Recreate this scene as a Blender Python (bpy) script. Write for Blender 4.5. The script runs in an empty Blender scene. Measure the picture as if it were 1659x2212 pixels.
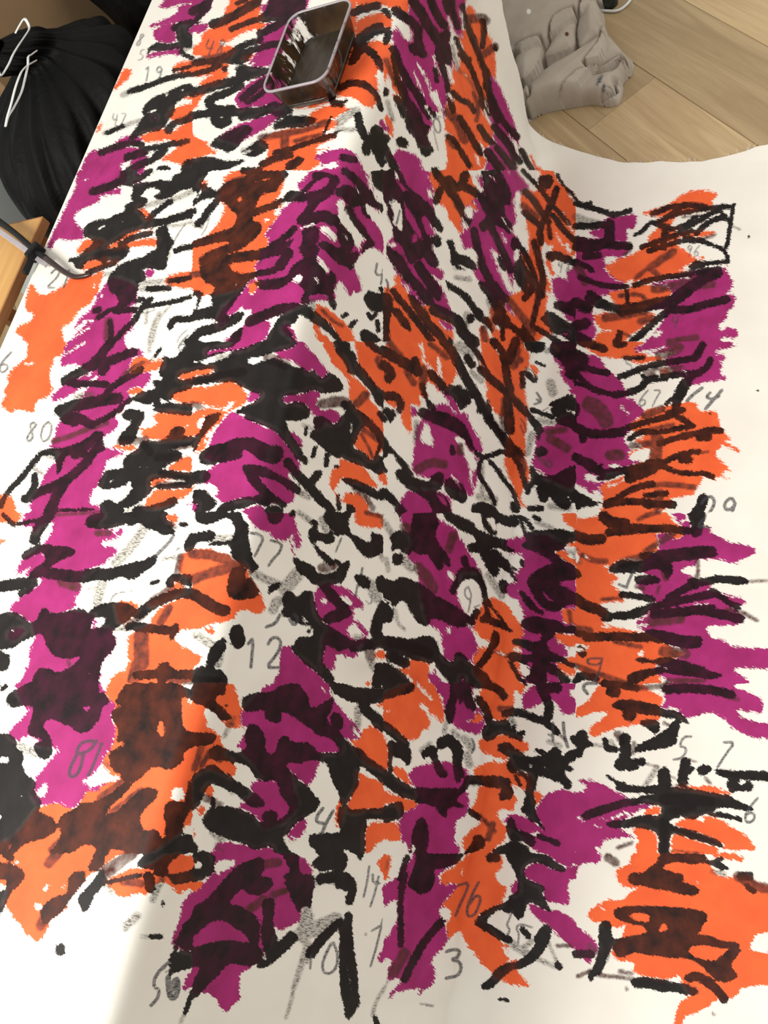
import bpy, bmesh, math, random
import numpy as np
from mathutils import Vector, Matrix
S = bpy.context.scene
C = S.collection
# ------------------------------------------------------------------ camera (1659 x 2212 frame)
W0, H0 = 1659.0, 2212.0
FPX, TILT, ROLL, YAW, CAM_H = 1650.0, math.radians(35.5), math.radians(49.5), math.radians(32.362), 1.6
Rz = np.array([[math.cos(YAW), math.sin(YAW), 0], [-math.sin(YAW), math.cos(YAW), 0], [0, 0, 1]])
A_R = Rz @ np.array([1, 0, 0.]); A_U = Rz @ np.array([0, math.cos(TILT), math.sin(TILT)]); A_F = Rz @ np.array([0, math.sin(TILT), -math.cos(TILT)])
V2 = np.array([math.cos(ROLL), -math.sin(ROLL)]); U2 = np.array([-math.sin(ROLL), -math.cos(ROLL)])
CAM = np.array([0, 0, CAM_H])
ix = V2[0] * A_R + U2[0] * A_U           # image right in the world
iy = -(V2[1] * A_R + U2[1] * A_U)        # image up in the world
cd = bpy.data.cameras.new('camera'); cam = bpy.data.objects.new('camera', cd); C.objects.link(cam)
M = Matrix(((ix[0], iy[0], -A_F[0], 0), (ix[1], iy[1], -A_F[1], 0), (ix[2], iy[2], -A_F[2], CAM_H), (0, 0, 0, 1)))
cam.matrix_world = M
cd.sensor_fit = 'VERTICAL'; cd.sensor_height = 36.0; cd.lens = 36.0 * FPX / H0; cd.clip_start = 0.02
S.camera = cam
def ray(p):
    r = (np.asarray(p, float) - [829.5, 1106]) / FPX
    return (r @ V2) * A_R + (r @ U2) * A_U + A_F
def hit(p, z):
    d = ray(p); return CAM + d * ((z - CAM_H) / d[2])
def hitn(p, n):
    d = ray(p); return CAM + d * (n / d[1])
def project(P):
    q = P - CAM; x = q @ A_R; y = q @ A_U; z = np.maximum(q @ A_F, 0.05)
    return FPX * (x[:, None] * V2 + y[:, None] * U2) / z[:, None] + [829.5, 1106]
# ------------------------------------------------------------------ light and exposure
wd = bpy.data.worlds.new('world'); S.world = wd; wd.use_nodes = True
wd.node_tree.nodes['Background'].inputs[0].default_value = (1.0, 0.955, 0.885, 1)
wd.node_tree.nodes['Background'].inputs[1].default_value = 0.62
def area(name, loc, target, size, energy, color):
    l = bpy.data.lights.new(name, 'AREA'); l.shape = 'RECTANGLE'; l.size, l.size_y = size; l.energy = energy; l.color = color
    o = bpy.data.objects.new(name, l); C.objects.link(o); o.location = loc
    o.rotation_euler = (Vector(target) - Vector(loc)).to_track_quat('-Z', 'Y').to_euler(); return o
area('window_daylight', (-1.25, 1.85, 2.75), (0.2, 0.8, 0.4), (1.25, 1.25), 128, (1.0, 0.965, 0.90))
area('drape_fill', (2.2, -1.6, 2.5), (0.9, 0.5, 0.2), (1.6, 1.6), 34, (1.0, 0.95, 0.88))  # added fill light, no real source, lifts the shaded drape
S.view_settings.view_transform = 'Standard'; S.view_settings.look = 'None'
S.view_settings.gamma = 1.0; S.view_settings.use_curve_mapping = False
S.view_settings.exposure = 0.05
# ------------------------------------------------------------------ brush marks of the painting (traced outlines and strokes, per patch)
PAINT_TXT = '''@0,0
M 137,5 143,1 151,0 166,0 166,3 155,3 148,6 140,7
M 154,5 166,2 166,20 150,20 140,22 131,23 129,22 139,18 149,14 154,10
M 133,26 142,21 152,20 152,30 153,34 146,38 137,36 132,31
M 126,50 127,47 135,45 145,43 156,40 155,48 145,46 136,49
O 106,59 113,60 113,64 110,68 104,74 98,78 104,65
O 150,57 158,53 166,52 166,64 158,63 150,61
O 147,98 151,93 166,88 166,101 158,104 150,105 146,101
O 122,117 133,113 143,111 146,117 155,110 166,100 166,139 158,143 148,139 138,138 148,132 155,127 147,120 140,121 130,123 122,121
O 83,114 87,106 88,108 86,113
M 98,125 105,119 113,117 122,119 122,123 112,124 105,125
M 69,148 74,135 80,130 88,130 100,127 113,127 126,130 127,140 118,137 106,140 105,145 103,148
M 112,138 126,132 127,142 122,147 114,146
W 103,141 108,142 110,146 106,147
K 166,16 155,19 149,22 148,26 153,28 152,33 155,36 166,34
M 162,24 166,22 166,30 163,29
K 127,47 129,41 135,37 142,38 150,38 166,32 166,40 150,42 140,44 131,43
k 3 156,44 160,48 166,50
g 4 157,44 166,40
k 2 150,61 158,59 166,57
k 4 112,79 125,75 138,70 150,66 166,64
g 5 106,82 120,76
K 166,72 156,74 145,80 133,84 126,90 123,96 125,100 121,106 116,113 110,121 117,119 126,114 140,112 147,101 151,96 150,90 158,84 166,80
O 158,84 166,82 166,85 160,86
W 127,97 133,94 137,94 134,97 129,98
W 142,82 145,78 146,80 144,84
W 155,78 160,76 158,79
M 132,102 135,101 134,103
k 5 145,113 150,106 158,104 166,102
g 4 90,115 104,110 120,104
k 3 92,115 106,109
W 122,124 133,122 142,122 140,125 128,127
k 5 87,132 100,127 113,123 122,125
k 4 124,129 140,126 162,122
k 6 110,136 125,131
k 6 112,147 123,141 133,137 142,129
W 128,132 134,131 132,136 127,138
W 125,144 135,142 150,143 156,147 126,148
K 132,148 138,143 146,144 152,147
K 154,147 160,138 166,136 166,148
T 8 115,40 11 25
T 5 118,52 9 15
T 19 122,70 13 12
T 47 95,108 10 10
@415,0
M 62,80 70,60 76,52 82,64 80,90 70,92
O 135,0 142,0 142,40 136,60 124,84 110,92 84,94 96,66 112,44 126,20
M 0,0 20,0 22,5 14,13 8,20 0,18
k 6 0,10 8,6 18,0
k 5 2,20 10,10 20,2
M 0,20 10,21 16,21 9,28 0,28
O 33,2 38,0 57,0 60,9 56,13 63,10 58,20 64,19 66,21 60,25 48,28 35,33 30,36 22,37 25,39 38,41 34,47 26,51 16,51 5,48 0,46 0,43 10,36 8,29 20,22 30,15 28,8
W 17,6 24,0 32,0 33,3 28,8 30,14 20,20 8,19 3,20 10,13
M 60,4 66,4 80,0 110,0 100,10 90,14 66,14 60,10
M 60,26 66,20 82,16 92,12 88,22 84,32 78,46 72,54 62,58 50,58 49,54 53,50 56,44 60,38 56,36 62,30
W 108,4 118,0 135,0 128,3 112,7
W 27,38 33,37 39,31 45,27 58,25 60,28 56,31 44,36 36,39
O 0,56 12,52 32,54 30,60 22,64 10,66 0,66
O 44,48 54,46 52,50 46,53
K 0,52 20,50 30,46 38,40 46,36 60,32 62,36 50,40 44,46 52,46 48,52 42,56 30,54 20,55 0,57
b 7 2,54 16,51 30,48
W 44,43 50,39 56,38 54,42 47,44
k 7 18,21 30,17 42,10 56,2
k 4 34,25 47,20 56,17 70,15
k 3 39,3 47,0
K 62,20 55,16 66,8 80,0 100,0 98,10 94,14 84,15 70,18
k 6 59,29 70,24 80,17 90,11
k 5 44,46 56,42 70,38 79,38
k 4 0,64 15,61 24,56
W 46,58 52,54 58,54 50,58
K 36,60 44,56 50,58 62,59 68,58 66,64 58,66 46,70 38,68
O 6,72 12,68 22,62 32,60 30,66 24,72 14,74 8,75
K 26,58 30,57 30,62 26,62
W 30,57 36,56 36,60 39,60 38,66 32,72 25,73 24,71 31,67
O 0,82 16,79 8,88 3,93 0,96
W 8,82 20,77 34,74 46,72 40,80 38,88 40,94 50,93 54,90 44,97 30,101 28,104 34,106 36,109 26,113 20,120 14,122 4,118 0,114 0,104 10,98 4,92
k 7 0,80 14,76 26,72 40,70
M 37,84 44,76 52,70 60,66 68,62 70,76 72,86 74,84 70,92 58,92 50,92 42,95 39,92
k 6 42,74 30,80 18,84 13,89 18,93 26,95 35,94
k 6 0,100 10,98 20,98 34,97 48,96 60,96 72,91
k 8 20,104 24,107 30,104
k 6 44,85 56,74 65,69
k 4 48,88 56,84 62,78
M 44,106 54,103 66,98 72,96 80,96 74,102 64,110 56,116 48,120 42,124 30,120 22,118 36,110
k 6 43,101 56,99 70,93 80,92
K 68,94 80,90 88,96 80,100 70,100
K 22,118 36,112 46,108 52,110 50,116 42,122 38,128 30,132 24,128 15,126
W 40,124 50,118 62,112 72,110 80,108 78,114 66,114 58,120 50,126 42,128
O 0,116 12,122 15,128 22,131 14,134 0,138
W 14,127 20,126 19,128 15,128
O 104,96 118,91 135,90 136,94 120,104 104,108 100,104
O 58,122 66,116 80,112 96,110 115,106 126,103 124,110 110,114 126,118 124,124 120,128 108,130 106,134 115,136 108,143 96,147 80,148 50,148 60,142 66,134 66,126
K 70,112 72,104 80,99 90,100 108,102 104,108 92,110 80,110
W 70,106 80,100 80,102 72,107
K 56,122 48,128 42,132 52,136 64,130 66,126 60,120
b 6 59,119 75,116 90,114 115,106
b 4 88,122 100,119 112,116
k 4 72,132 90,127 108,121 129,115
k 1.5 113,118 120,101
b 8 80,118 80,133
k 5 60,142 76,135 85,134
K 80,142 88,137 92,135 97,138 90,144 84,148
W 20,135 30,132 40,131 54,128 52,132 40,134 30,138 22,138
K 0,138 14,135 22,138 32,140 48,137 38,143 20,148 0,148
g 5 44,130 52,130
W 38,143 50,138 62,134 62,138 54,142 44,148 38,148
O 140,0 166,0 166,4 150,8 142,10
O 140,20 150,14 166,10 166,22 156,24 148,30 143,31
O 144,40 150,36 166,36 166,56 158,62 161,74 160,90 150,92 140,84 122,82 128,70 136,54
W 124,83 130,88 140,88 146,92 158,94 160,98 162,108 156,118 150,117 146,110 138,104 138,100 136,95 130,92
W 105,128 112,124 124,119 126,111 140,112 146,118 148,126 150,138 144,136 138,130 124,128 112,130
O 140,82 146,80 150,86 158,94 150,92
k 6 139,11 148,7 160,5
k 9 143,37 155,26 166,24
k 5 127,76 138,71 150,73 158,80
k 6 144,40 154,44 162,54 166,60
K 134,56 142,36 152,36 150,42 144,50 140,56
k 5 122,80 120,88 128,90
k 2 130,89 133,87
g 8 127,106 135,98 142,96
g 4 125,112 140,112
k 6 143,100 147,116 154,122 164,140
K 154,110 160,108 166,114 166,148 160,140 154,122
W 164,62 166,62 166,72 163,70
k 4 160,84 163,94
M 162,104 166,104 166,112 162,110
M 106,135 118,130 132,128 140,132 145,140 148,148 130,148 115,148 112,140
W 108,144 118,141 124,139 128,145 115,146
k 5 130,136 140,138
K 146,124 152,122 154,134 148,134
w 1.5 149,138 151,148
w 1.5 160,140 164,148
T 48 8,48 14 18
@829,0
M 8,20 24,0 75,0 66,36 58,60 52,110 34,130 20,100
O 66,20 92,30 97,54 96,120 84,148 56,148 52,100 60,60
M 86,70 96,64 118,120 116,148 96,130
O 0,36 10,40 20,80 12,90 0,60
O 0,0 22,0 23,14 12,8 6,6 0,3
O 0,12 6,15 7,24 2,24 0,22
O 0,40 5,36 8,42 10,50 14,62 15,78 12,80 6,66 0,52
M 22,0 75,0 70,10 66,20 69,36 62,24 57,32 57,46 52,60 51,88 44,84 36,80 33,92 34,108 26,108 18,88 14,64 9,44 7,24 12,28 22,38 25,34 22,24
k 4 0,9 5,13
W 2,4 5,6 10,10 16,16 22,24 25,30 24,37 18,34 14,27 8,20 6,14
k 7 10,9 15,13 23,18 30,26
k 8 25,1 33,12 38,22 46,33 52,46 54,53
k 6 40,0 45,11 52,22
k 6 24,18 29,25 30,38 34,47
k 5 58,0 60,12 64,23
k 5 68,6 72,18 74,23
k 5 53,2 56,10
K 48,30 54,25 58,28 58,44 60,52 52,55 46,54 44,46 46,40
K 22,38 30,36 36,40 34,47 28,48 22,44
k 6 8,42 15,60 23,74 30,83 34,92 40,100
k 7 15,74 19,87 28,98 34,115 40,128
k 4 8,48 12,72
b 5 2,52 10,72
k 5 4,28 2,36
K 18,94 28,96 30,108 34,118 42,132 34,136 28,120 20,112
M 30,55 36,52 42,62 48,70 51,84 44,80 36,70
k 3 44,60 46,70
W 54,12 57,16 60,24 64,32 68,38 70,46 74,52 68,48 64,42 66,52 66,58 62,62 60,54 58,44 56,36 58,28
O 75,4 79,11 80,15 84,18 90,30 93,34 94,46 97,54 93,58 90,70 92,76 96,100 90,90 86,88 84,70 80,62 74,52 70,44 66,36 70,30 74,26 72,14 70,8
O 60,62 64,62 72,64 80,72 84,86 86,96 94,108 96,118 88,112 82,104 80,90 72,86 64,86 60,74
O 52,90 60,86 70,90 76,100 82,108 84,124 84,148 78,148 70,134 62,124 58,110 53,100
O 53,148 55,136 60,137 70,142 75,148
k 3 62,33 66,43 74,52
g 4 59,40 62,52 64,60
g 3 64,60 72,66 78,76
W 65,6 69,12 70,20 74,26 70,26 67,18
W 69,63 72,65 71,67
w 2.5 29,55 35,64 39,74 41,80
w 1.5 26,62 31,74 34,83
w 2 43,48 45,57 50,64
W 39,80 46,77 50,90 52,103 52,112 58,116 60,120 54,118 53,124 48,130 43,130 38,122 36,116 40,112 42,106 40,100 36,98 34,90 37,90 43,98 48,96 46,92 42,88
k 3 39,94 44,100
K 34,96 37,95 40,102 38,104
k 3 34,108 38,110
n 1.4 44,101 47,103 49,108 49,114 46,115 43,109 43,103 47,103
n 1 43,113 47,130
n 1.3 43,100 49,101
k 5 72,22 78,36 83,48 85,56 89,64 89,76
b 8 72,17 85,15 88,18
k 4 85,18 87,26 85,40
b 7 85,48 96,40
K 94,40 96,38 98,43 95,44
k 4 66,47 74,56 79,68 83,80 88,90
k 4 86,56 90,64 89,76 93,85
k 4 60,80 65,86 74,89 78,96
b 9 56,96 64,105 70,120
b 6 56,118 60,126 62,124
k 5 65,102 72,112 78,123 84,132
k 5 83,110 88,118 95,125
k 4 56,118 61,122 68,133 74,143
k 5 84,88 88,94 90,98
b 4 78,80 82,94 80,104
W 50,58 54,54 58,58 60,68 62,73 58,72 56,66 54,58 54,66 52,68
k 4 50,56 54,68 56,78 57,88 60,96
W 54,80 58,80 61,88 60,90 56,84 55,84
w 1.2 54,91 59,96
W 84,94 88,94 92,104 94,110 90,106
W 86,86 89,88 92,98 90,98 87,90
W 82,122 85,124 90,134 88,138 84,130
W 78,130 81,134 84,146 80,140
O 88,122 94,126 99,134 94,134
M 90,70 94,66 97,74 102,86 104,98 108,110 116,120 110,124 114,132 116,140 114,148 85,148 90,138 86,130 94,124 104,124 100,112 94,100 90,86
k 7 90,132 96,140 102,148
k 5 92,82 98,96 105,108 115,118
k 6 96,110 104,120 112,131 114,140
k 5 90,72 92,90 98,104
k 5 98,128 106,138 112,146
W 107,115 112,120 117,126 120,132 126,138 132,148 118,148 114,140 115,134 112,126
k 4 119,130 124,140 129,147
k 4 113,134 118,140
o 2 127,135 131,144
O 130,145 134,144 140,148 132,148
M 4,134 12,128 22,132 28,134 32,140 34,148 18,148 10,140
W 2,126 8,124 12,128 8,136 4,132
O 1,100 6,102 8,112 9,118 4,116 2,106
M 0,104 3,108 4,114 0,112
W 2,62 6,68 8,76 12,82 18,86 19,88 14,86 8,80 6,90 10,94 14,100 14,106 9,106 4,96 2,80
g 4 3,88 8,104
K 0,76 4,76 4,82 0,84
K 8,82 14,84 20,92 18,104 12,94
K 0,114 6,118 4,124 0,124
K 10,120 16,118 22,124 18,128 12,126
k 6 0,126 4,136 10,146
@0,369
M 68,0 82,0 86,3 84,8 76,7 70,9 65,14
M 82,0 106,0 110,8 98,16 104,14 104,21 98,23 86,21 84,25 76,35 82,32 70,35 66,40 64,44 72,50 72,60 66,59 58,60 50,58 46,62 44,68 40,66 45,56 52,42 58,30 62,22 68,8 76,8
M 60,24 84,20 87,24 78,33 68,34 62,38 58,36
W 70,32 78,31 92,20 104,20 106,14 115,16 116,28 108,34 102,38 88,40 76,46 74,54 70,50 62,40
O 66,70 70,64 74,59 84,60 90,62 84,66 74,70 68,71
K 72,56 73,48 82,43 94,42 102,37 108,36 108,30 114,27 120,24 126,26 124,31 118,32 122,36 127,42 140,42 152,38 166,32 166,40 150,44 136,48 126,50 122,50 110,54 106,58 100,60 96,66 104,64 112,66 110,72 106,76 100,79 92,76 86,76 78,78 72,84 66,84 64,80 58,76 68,75 74,68 82,62 78,58
W 83,50 90,46 92,48 85,52
W 103,44 107,43 106,45
O 118,32 123,32 130,38 131,42 127,43 124,38
O 94,64 102,60 108,55 116,52 124,50 114,56 106,61 100,65
O 91,68 96,62 104,64 118,60 134,58 136,60 134,66 126,64 114,66 104,66
O 70,86 74,78 84,76 92,75 94,79 102,77 102,79 94,80 82,85
O 125,52 133,50 130,52
k 6 80,18 90,15 100,11 108,7 114,2
K 104,0 130,0 122,8 112,13 106,12 104,6
M 118,1 126,0 124,3 118,4
k 4 115,8 122,6 130,0
M 114,10 124,9 122,10
K 132,10 140,8 148,10 150,4 166,0 166,14 156,16 148,22 136,25 133,22 140,18 134,14 128,14 120,22 118,27 113,24 116,14 112,13 120,11
k 6 118,26 124,26
g 4 124,12 138,12
g 5 122,32 132,28 146,26 152,24 166,18
k 4 128,42 134,36 142,30 147,27
g 4 136,44 150,40 166,34
k 7 90,76 100,70 108,68
b 6 84,74 96,70 106,68
k 4 104,63 116,57 130,54
k 4 76,88 86,84 98,80
g 4 88,90 98,88
K 134,52 138,48 144,48 146,56 151,62 146,68 144,76 143,84 138,86 128,83 120,86 110,83 106,80 114,77 124,75 130,70 136,68 136,60
g 3 140,46 152,48 166,44
n 1.2 150,62 154,54 160,46
k 4 152,69 160,66 166,66
g 3 143,52 146,74
M 125,87 130,84 134,88 130,92 126,92
M 92,96 100,93 118,100 118,112 110,120 118,118 112,126 116,136 108,140 106,148 58,148 64,142 78,130 70,132 64,138 66,132 72,126 78,120 84,112 82,108 86,106
O 22,110 26,98 27,97 30,102 32,106 40,108 48,104 56,98 62,92 70,90 82,90 87,86 90,88 86,96 85,104 80,112 76,116 70,118 66,124 60,132 52,135 54,140 54,148 24,148 20,142 12,140 16,134 28,130 30,124 22,120
w 2 81,112 88,108
W 80,101 82,97 82,101
w 2.5 66,136 74,130 80,130
w 2 60,146 76,136
K 93,94 98,88 102,82 108,80 116,84 124,86 126,94 120,96 118,104 116,112 108,116 102,112 102,108 98,106 94,102
K 100,120 104,110 116,106 112,114 104,120
k 3 84,127 92,122 100,118
k 4 98,121 108,121 117,119
k 4 118,112 123,111
K 80,120 85,117 89,120 85,124 80,122
k 4 130,111 122,119 116,130 106,138 100,146
k 3 122,118 134,116 150,113 164,109
b 8 94,130 93,148
k 4 95,130 96,142
g 5 120,97 144,95
g 5 122,102 144,102
k 4 128,102 146,101
O 144,92 150,89 166,86 166,102 150,100 142,97
k 3.5 146,95 156,94 166,92
g 3 127,120 126,132
n 1.2 122,124 134,120
g 6 138,124 133,134 130,148
g 2.5 146,118 140,124
k 5 166,128 150,128 147,134
k 5 166,145 162,148
n 1.2 162,137 155,143 153,148
T 21 38,101 16 22
@415,369
O 0,60 20,40 30,0 84,0 70,60 50,100 0,110
M 60,60 90,20 150,0 160,30 166,70 144,100 132,100 124,112 100,112 60,130 40,148 30,148 20,124 54,100
W 0,30 18,24 30,29 24,44 14,56 0,64
W 124,96 144,108 166,110 166,148 130,132
O 0,94 14,96 18,100 12,104 0,104
O 10,104 24,102 20,106 10,107
O 0,68 16,62 32,60 33,64 22,68 14,72 10,76 10,80 4,76 0,76
O 30,30 40,38 41,42 36,50 28,52 20,54 24,46 28,38
O 18,75 30,70 36,70 44,66 56,58 66,57 66,66 58,69 46,71 34,73 20,76
O 34,85 44,83 52,78 60,76 55,84 52,88 38,89
O 53,44 54,38 62,37 70,32 74,32 74,40 70,46 66,54 60,56 62,46
O 54,32 60,28 72,24 72,18 64,18 58,22 56,28
O 7,10 12,8 13,14 8,15
O 76,18 84,8 84,14 78,18
O 40,0 66,0 56,4 46,4
M 62,56 68,48 76,38 80,31 92,28 108,24 120,22 126,26 128,32 129,40 122,40 106,36 98,40 92,44 94,50 108,44 118,46 126,58 130,68 122,70 106,70 122,80 132,84 138,88 148,100 144,106 140,102 137,108 132,104 124,96 116,86 108,74 96,76 92,82 86,88 74,94 60,93 56,88 54,82 58,76 80,72 66,66 66,58
M 48,94 60,94 90,100 98,106 96,114 86,115 76,120 60,125 52,124 53,120 42,116 42,120 32,124 28,122 34,112 44,104
M 92,16 92,6 106,0 148,0 152,10 155,18 150,20 140,14 132,12 122,18 130,26 116,20 104,16 98,21
M 138,32 146,34 156,40 166,60 166,73 160,72 154,56 146,46
M 38,148 44,136 54,130 68,129 66,140 60,148
M 77,137 82,132 88,138 92,148 84,142
M 48,96 50,94 56,96 54,105 48,104
O 48,96 56,94 60,96 55,104 52,108 48,104
k 12 10,18 24,16
K 18,20 28,10 44,6 58,2 72,0 84,2 80,6 76,12 72,18 60,20 56,26 54,32 52,38 52,44 60,46 58,54 52,60 44,64 36,66 32,64 32,60 18,62 8,65 0,67 0,63 12,57 24,53 34,50 38,46 40,38 34,34 30,29 22,22
b 9 22,16 44,8
b 12 36,18 60,14
b 7 34,30 44,24
O 38,24 43,22 44,25 40,28
O 52,10 68,5 68,7 54,11
O 57,20 66,17 68,18 58,21
K 0,0 16,0 12,4 6,14 0,22
K 0,30 8,20 18,16 16,22 6,26 2,30
W 4,22 8,14 8,20 4,26
W 14,6 22,6 28,8 28,12 22,18 18,16 12,14
k 5 5,46 10,42 13,36 18,30 23,24
n 1.2 8,56 13,48 15,40
g 5 2,46 8,48
k 4 0,35 2,35
k 5 54,36 64,32 72,30
k 5 44,0 58,0
k 4 72,28 84,22 94,20
g 3 74,32 80,26
W 70,38 72,32 80,31 74,39
W 60,42 68,41 64,45
W 82,2 88,2 104,0 96,8 90,12 86,16 82,24 70,26 76,20
K 79,22 86,17 98,20 108,17 116,14 120,8 118,4 108,8 104,6 104,2 112,1 124,4 128,10 124,14 121,20 116,24 108,28 104,36 100,44 95,48 90,44 92,40 98,34 102,26 92,26 80,27
k 3 106,8 100,14 95,19
k 6 132,0 140,6 146,14 154,22 166,34
K 122,18 132,12 138,14 146,18 150,22 160,32 152,30 146,30 138,32 130,24
K 154,0 166,0 166,20 160,16 156,10
W 140,12 142,13 145,20 143,20
W 148,0 152,2 156,14 160,22 166,30 160,28 154,18
k 9 100,44 112,38 122,42
k 7 122,42 131,50 139,60
K 124,54 132,50 140,56 139,66 136,72 144,70 144,78 138,86 132,82 126,80 120,74 112,66 108,64 114,60 126,68 130,66
w 1.5 130,54 135,60
W 124,26 128,24 131,28 140,40 144,50 152,58 148,60 146,66 144,70 140,64 138,56 132,50 128,46 126,38
W 93,50 96,48 104,44 108,46 98,50
W 109,48 114,47 120,50 125,56 124,62 120,58 112,54
k 5 135,32 140,42 148,52 156,62
M 144,34 152,38 158,50 164,66 166,72 160,68 152,54 146,44
K 146,30 152,33 154,42 148,38
K 148,62 158,60 154,68 146,74
W 148,26 154,30 162,36 166,42 166,62 158,46 150,36
K 95,50 108,48 110,60 104,62 110,66 108,72 106,78 112,84 118,92 120,86 124,92 123,100 120,110 116,106 104,106 100,110 102,116 94,112 98,104 96,100 88,96 92,90 84,96 74,102 62,102 56,100 54,96 66,94 82,92 86,82 94,78 98,76 92,68 96,62
b 4 104,48 106,74
k 5 68,66 80,58 88,50
K 74,63 82,66 90,58 82,62
k 8 10,78 24,78 44,74 60,72 74,68 84,70 80,76 76,82
k 7 14,74 22,70 34,67 44,62
K 6,84 12,78 30,80 34,86 44,90 60,86 76,82 72,88 52,92 46,98 44,104 36,106 28,112 24,114 14,110 22,100 14,98 8,92
b 6 0,90 12,88
b 8 20,88 34,94
b 5 60,80 74,80
M 57,80 64,76 74,76 72,82 64,85 58,86
W 36,98 40,97 38,101
W 85,94 92,88 96,92 94,98
W 104,92 110,92 111,100 108,98
W 105,72 112,76 120,86 116,89 110,82
W 126,95 130,96 131,100 136,108 144,107 150,103 162,108 166,112 166,140 158,140 150,132 140,132 132,124 124,120 125,112 122,104
W 146,72 152,66 158,66 166,76 166,102 158,106 148,104 142,88 138,82
K 117,108 121,107 125,118 122,120 118,114
w 1 115,107 119,109
K 152,103 158,106 166,108 166,120 158,122 152,118 148,110
k 3 163,102 165,105
k 3 130,126 133,124
k 3 137,134 141,130
K 144,140 150,137 158,142 166,148 148,148
k 3 152,124 155,128 158,124
k 3 160,130 161,138
T 4 155,98 18 6
K 0,104 10,104 6,112 4,120 0,124
W 0,106 6,108 4,120 0,122
K 0,122 14,118 20,117 16,110 22,104 34,104 44,104 38,110 33,118 28,124 32,126 28,130 18,130 0,128
W 6,114 12,106 18,108 16,116 8,118
W 28,123 36,124 43,116 45,120 53,120 50,128 44,134 34,144 22,146 10,148 8,144 18,138 28,132 34,126
W 0,132 14,126 24,130 32,128 26,134 14,132 0,138
k 7 0,146 8,138 22,136 40,126
k 3 38,128 43,124
K 30,148 34,142 44,134 42,144 38,148
k 8 50,130 64,124 80,118 96,119 104,126 118,134 128,144
K 66,142 72,132 78,124 90,118 92,126 88,132 80,134 88,144 86,148 62,148
W 92,130 91,126 98,126 104,132 106,140 111,148 94,148 90,140
O 108,115 116,118 126,126 138,138 142,148 132,148 122,136 112,126 106,122
O 104,130 108,132 112,142 116,142 120,148 110,148
b 3 112,120 122,130 130,134
g 5 104,112 104,126
@829,369
M 0,0 40,0 44,28 40,60 52,110 60,124 40,120 16,96 0,60
O 38,0 72,0 84,30 70,56 60,45 50,30 44,20
M 68,34 84,20 104,0 122,0 126,20 116,60 112,90 110,110 116,126 100,118 90,100 76,80 66,60
O 118,18 166,20 166,70 150,80 140,110 140,140 130,148 120,120 124,90 126,60 120,40
O 0,100 16,96 40,120 60,130 60,148 0,148
O 92,114 130,100 140,148 84,148
K 0,0 12,0 20,14 34,24 42,32 50,44 52,52 42,56 40,66 48,80 44,86 38,84 30,74 24,82 18,72 10,62 8,52 4,44 0,40
M 20,0 34,0 40,10 44,20 40,28 34,26 28,16
M 10,4 18,14 22,18 16,18 10,10
W 36,14 42,18 43,26 38,22
W 8,0 12,2 14,8 10,6
W 4,18 10,24 16,30 17,44 16,54 10,48 6,44 8,36 4,30
K 3,28 7,30 8,44 4,42
k 4 0,10 6,24
n 1.5 5,28 10,26
n 1.8 14,34 11,46
M 16,24 20,30 30,46 36,63 28,56 22,46 18,40
K 16,42 22,46 24,58 18,56
M 31,40 36,38 42,46 46,54 42,58 36,54
M 24,54 30,54 29,62 24,63
W 38,44 42,46 48,52 52,56 52,60 44,54
O 38,4 42,2 50,0 70,0 69,6 64,14 60,14 52,10 46,16 42,14
O 72,4 78,12 80,17 74,16
O 66,20 70,20 82,32 80,36 74,30 68,28
O 50,20 54,24 60,32 66,42 70,56 64,52 58,44 54,34 48,28
K 42,28 46,16 50,12 52,16 50,22 46,30
k 7 56,8 62,15 68,12 70,4
k 6 44,0 54,14 64,26 68,36 76,48
b 7 60,18 64,30
k 6 70,14 82,20 86,26
W 42,36 46,29 50,29 55,34 57,42 62,48 67,56 68,66 66,74 62,66 54,58 50,46
W 70,31 74,30 78,34 76,42 72,42 69,36
W 67,36 72,46 75,50 68,52
w 2.5 78,10 84,18
M 80,3 86,6 88,18 84,14
M 68,68 70,56 78,38 84,35 90,42 96,50 104,58 108,66 110,80 112,88 104,84 96,74 104,96 104,108 110,120 114,126 108,122 102,112 94,98 86,100 80,92 76,84 84,88 88,80 78,70
K 82,46 90,40 84,30 88,24 86,10 84,0 98,0 104,6 110,20 108,32 110,44 110,56 104,50 96,46 88,52 84,52
M 88,2 96,6 100,14 96,10
k 4 94,20 104,34
M 100,0 112,0 120,10 124,14 116,22 112,16 104,8
M 104,28 110,30 114,38 116,46 110,46 104,38
W 114,18 117,17 122,26 126,34 128,40 122,42 126,56 124,62 122,68 118,66 116,58 111,54 110,48 114,46 113,36 112,26
w 2 102,40 110,52
w 2 102,54 106,62
K 110,58 116,58 118,64 124,70 130,90 130,100 124,112 120,102 114,96 112,84 116,72 110,66
k 5 92,46 98,60 104,72 110,86
k 6 78,52 82,72 86,84 92,96 100,110
K 98,96 104,106 110,110 102,118 96,112 88,106 84,102 82,94 92,98
W 91,66 98,70 104,80 108,90 110,98 114,102 108,106 104,98 100,86 94,74
W 96,82 102,88 104,96 102,92
W 113,66 118,68 116,80 112,76
k 4 100,76 104,84
K 40,58 48,56 50,64 46,66 42,64
W 40,62 46,66 54,70 58,74 58,82 60,84 66,96 74,96 78,100 84,110 82,118 76,112 72,104 64,100 56,96 54,92 52,86 50,84 48,80 42,68
W 50,58 56,64 60,72 58,70
W 68,68 76,66 80,70 82,76 80,86 76,84 66,78 60,80 62,74
K 54,60 60,60 62,72 72,74 79,80 80,86 74,84 64,80 60,82 58,78 58,70
g 3 62,84 74,92
k 3 62,78 64,84 70,88
W 62,84 74,86 76,90 70,92 64,94
M 4,66 6,60 14,62 18,68 19,74 14,72
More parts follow.
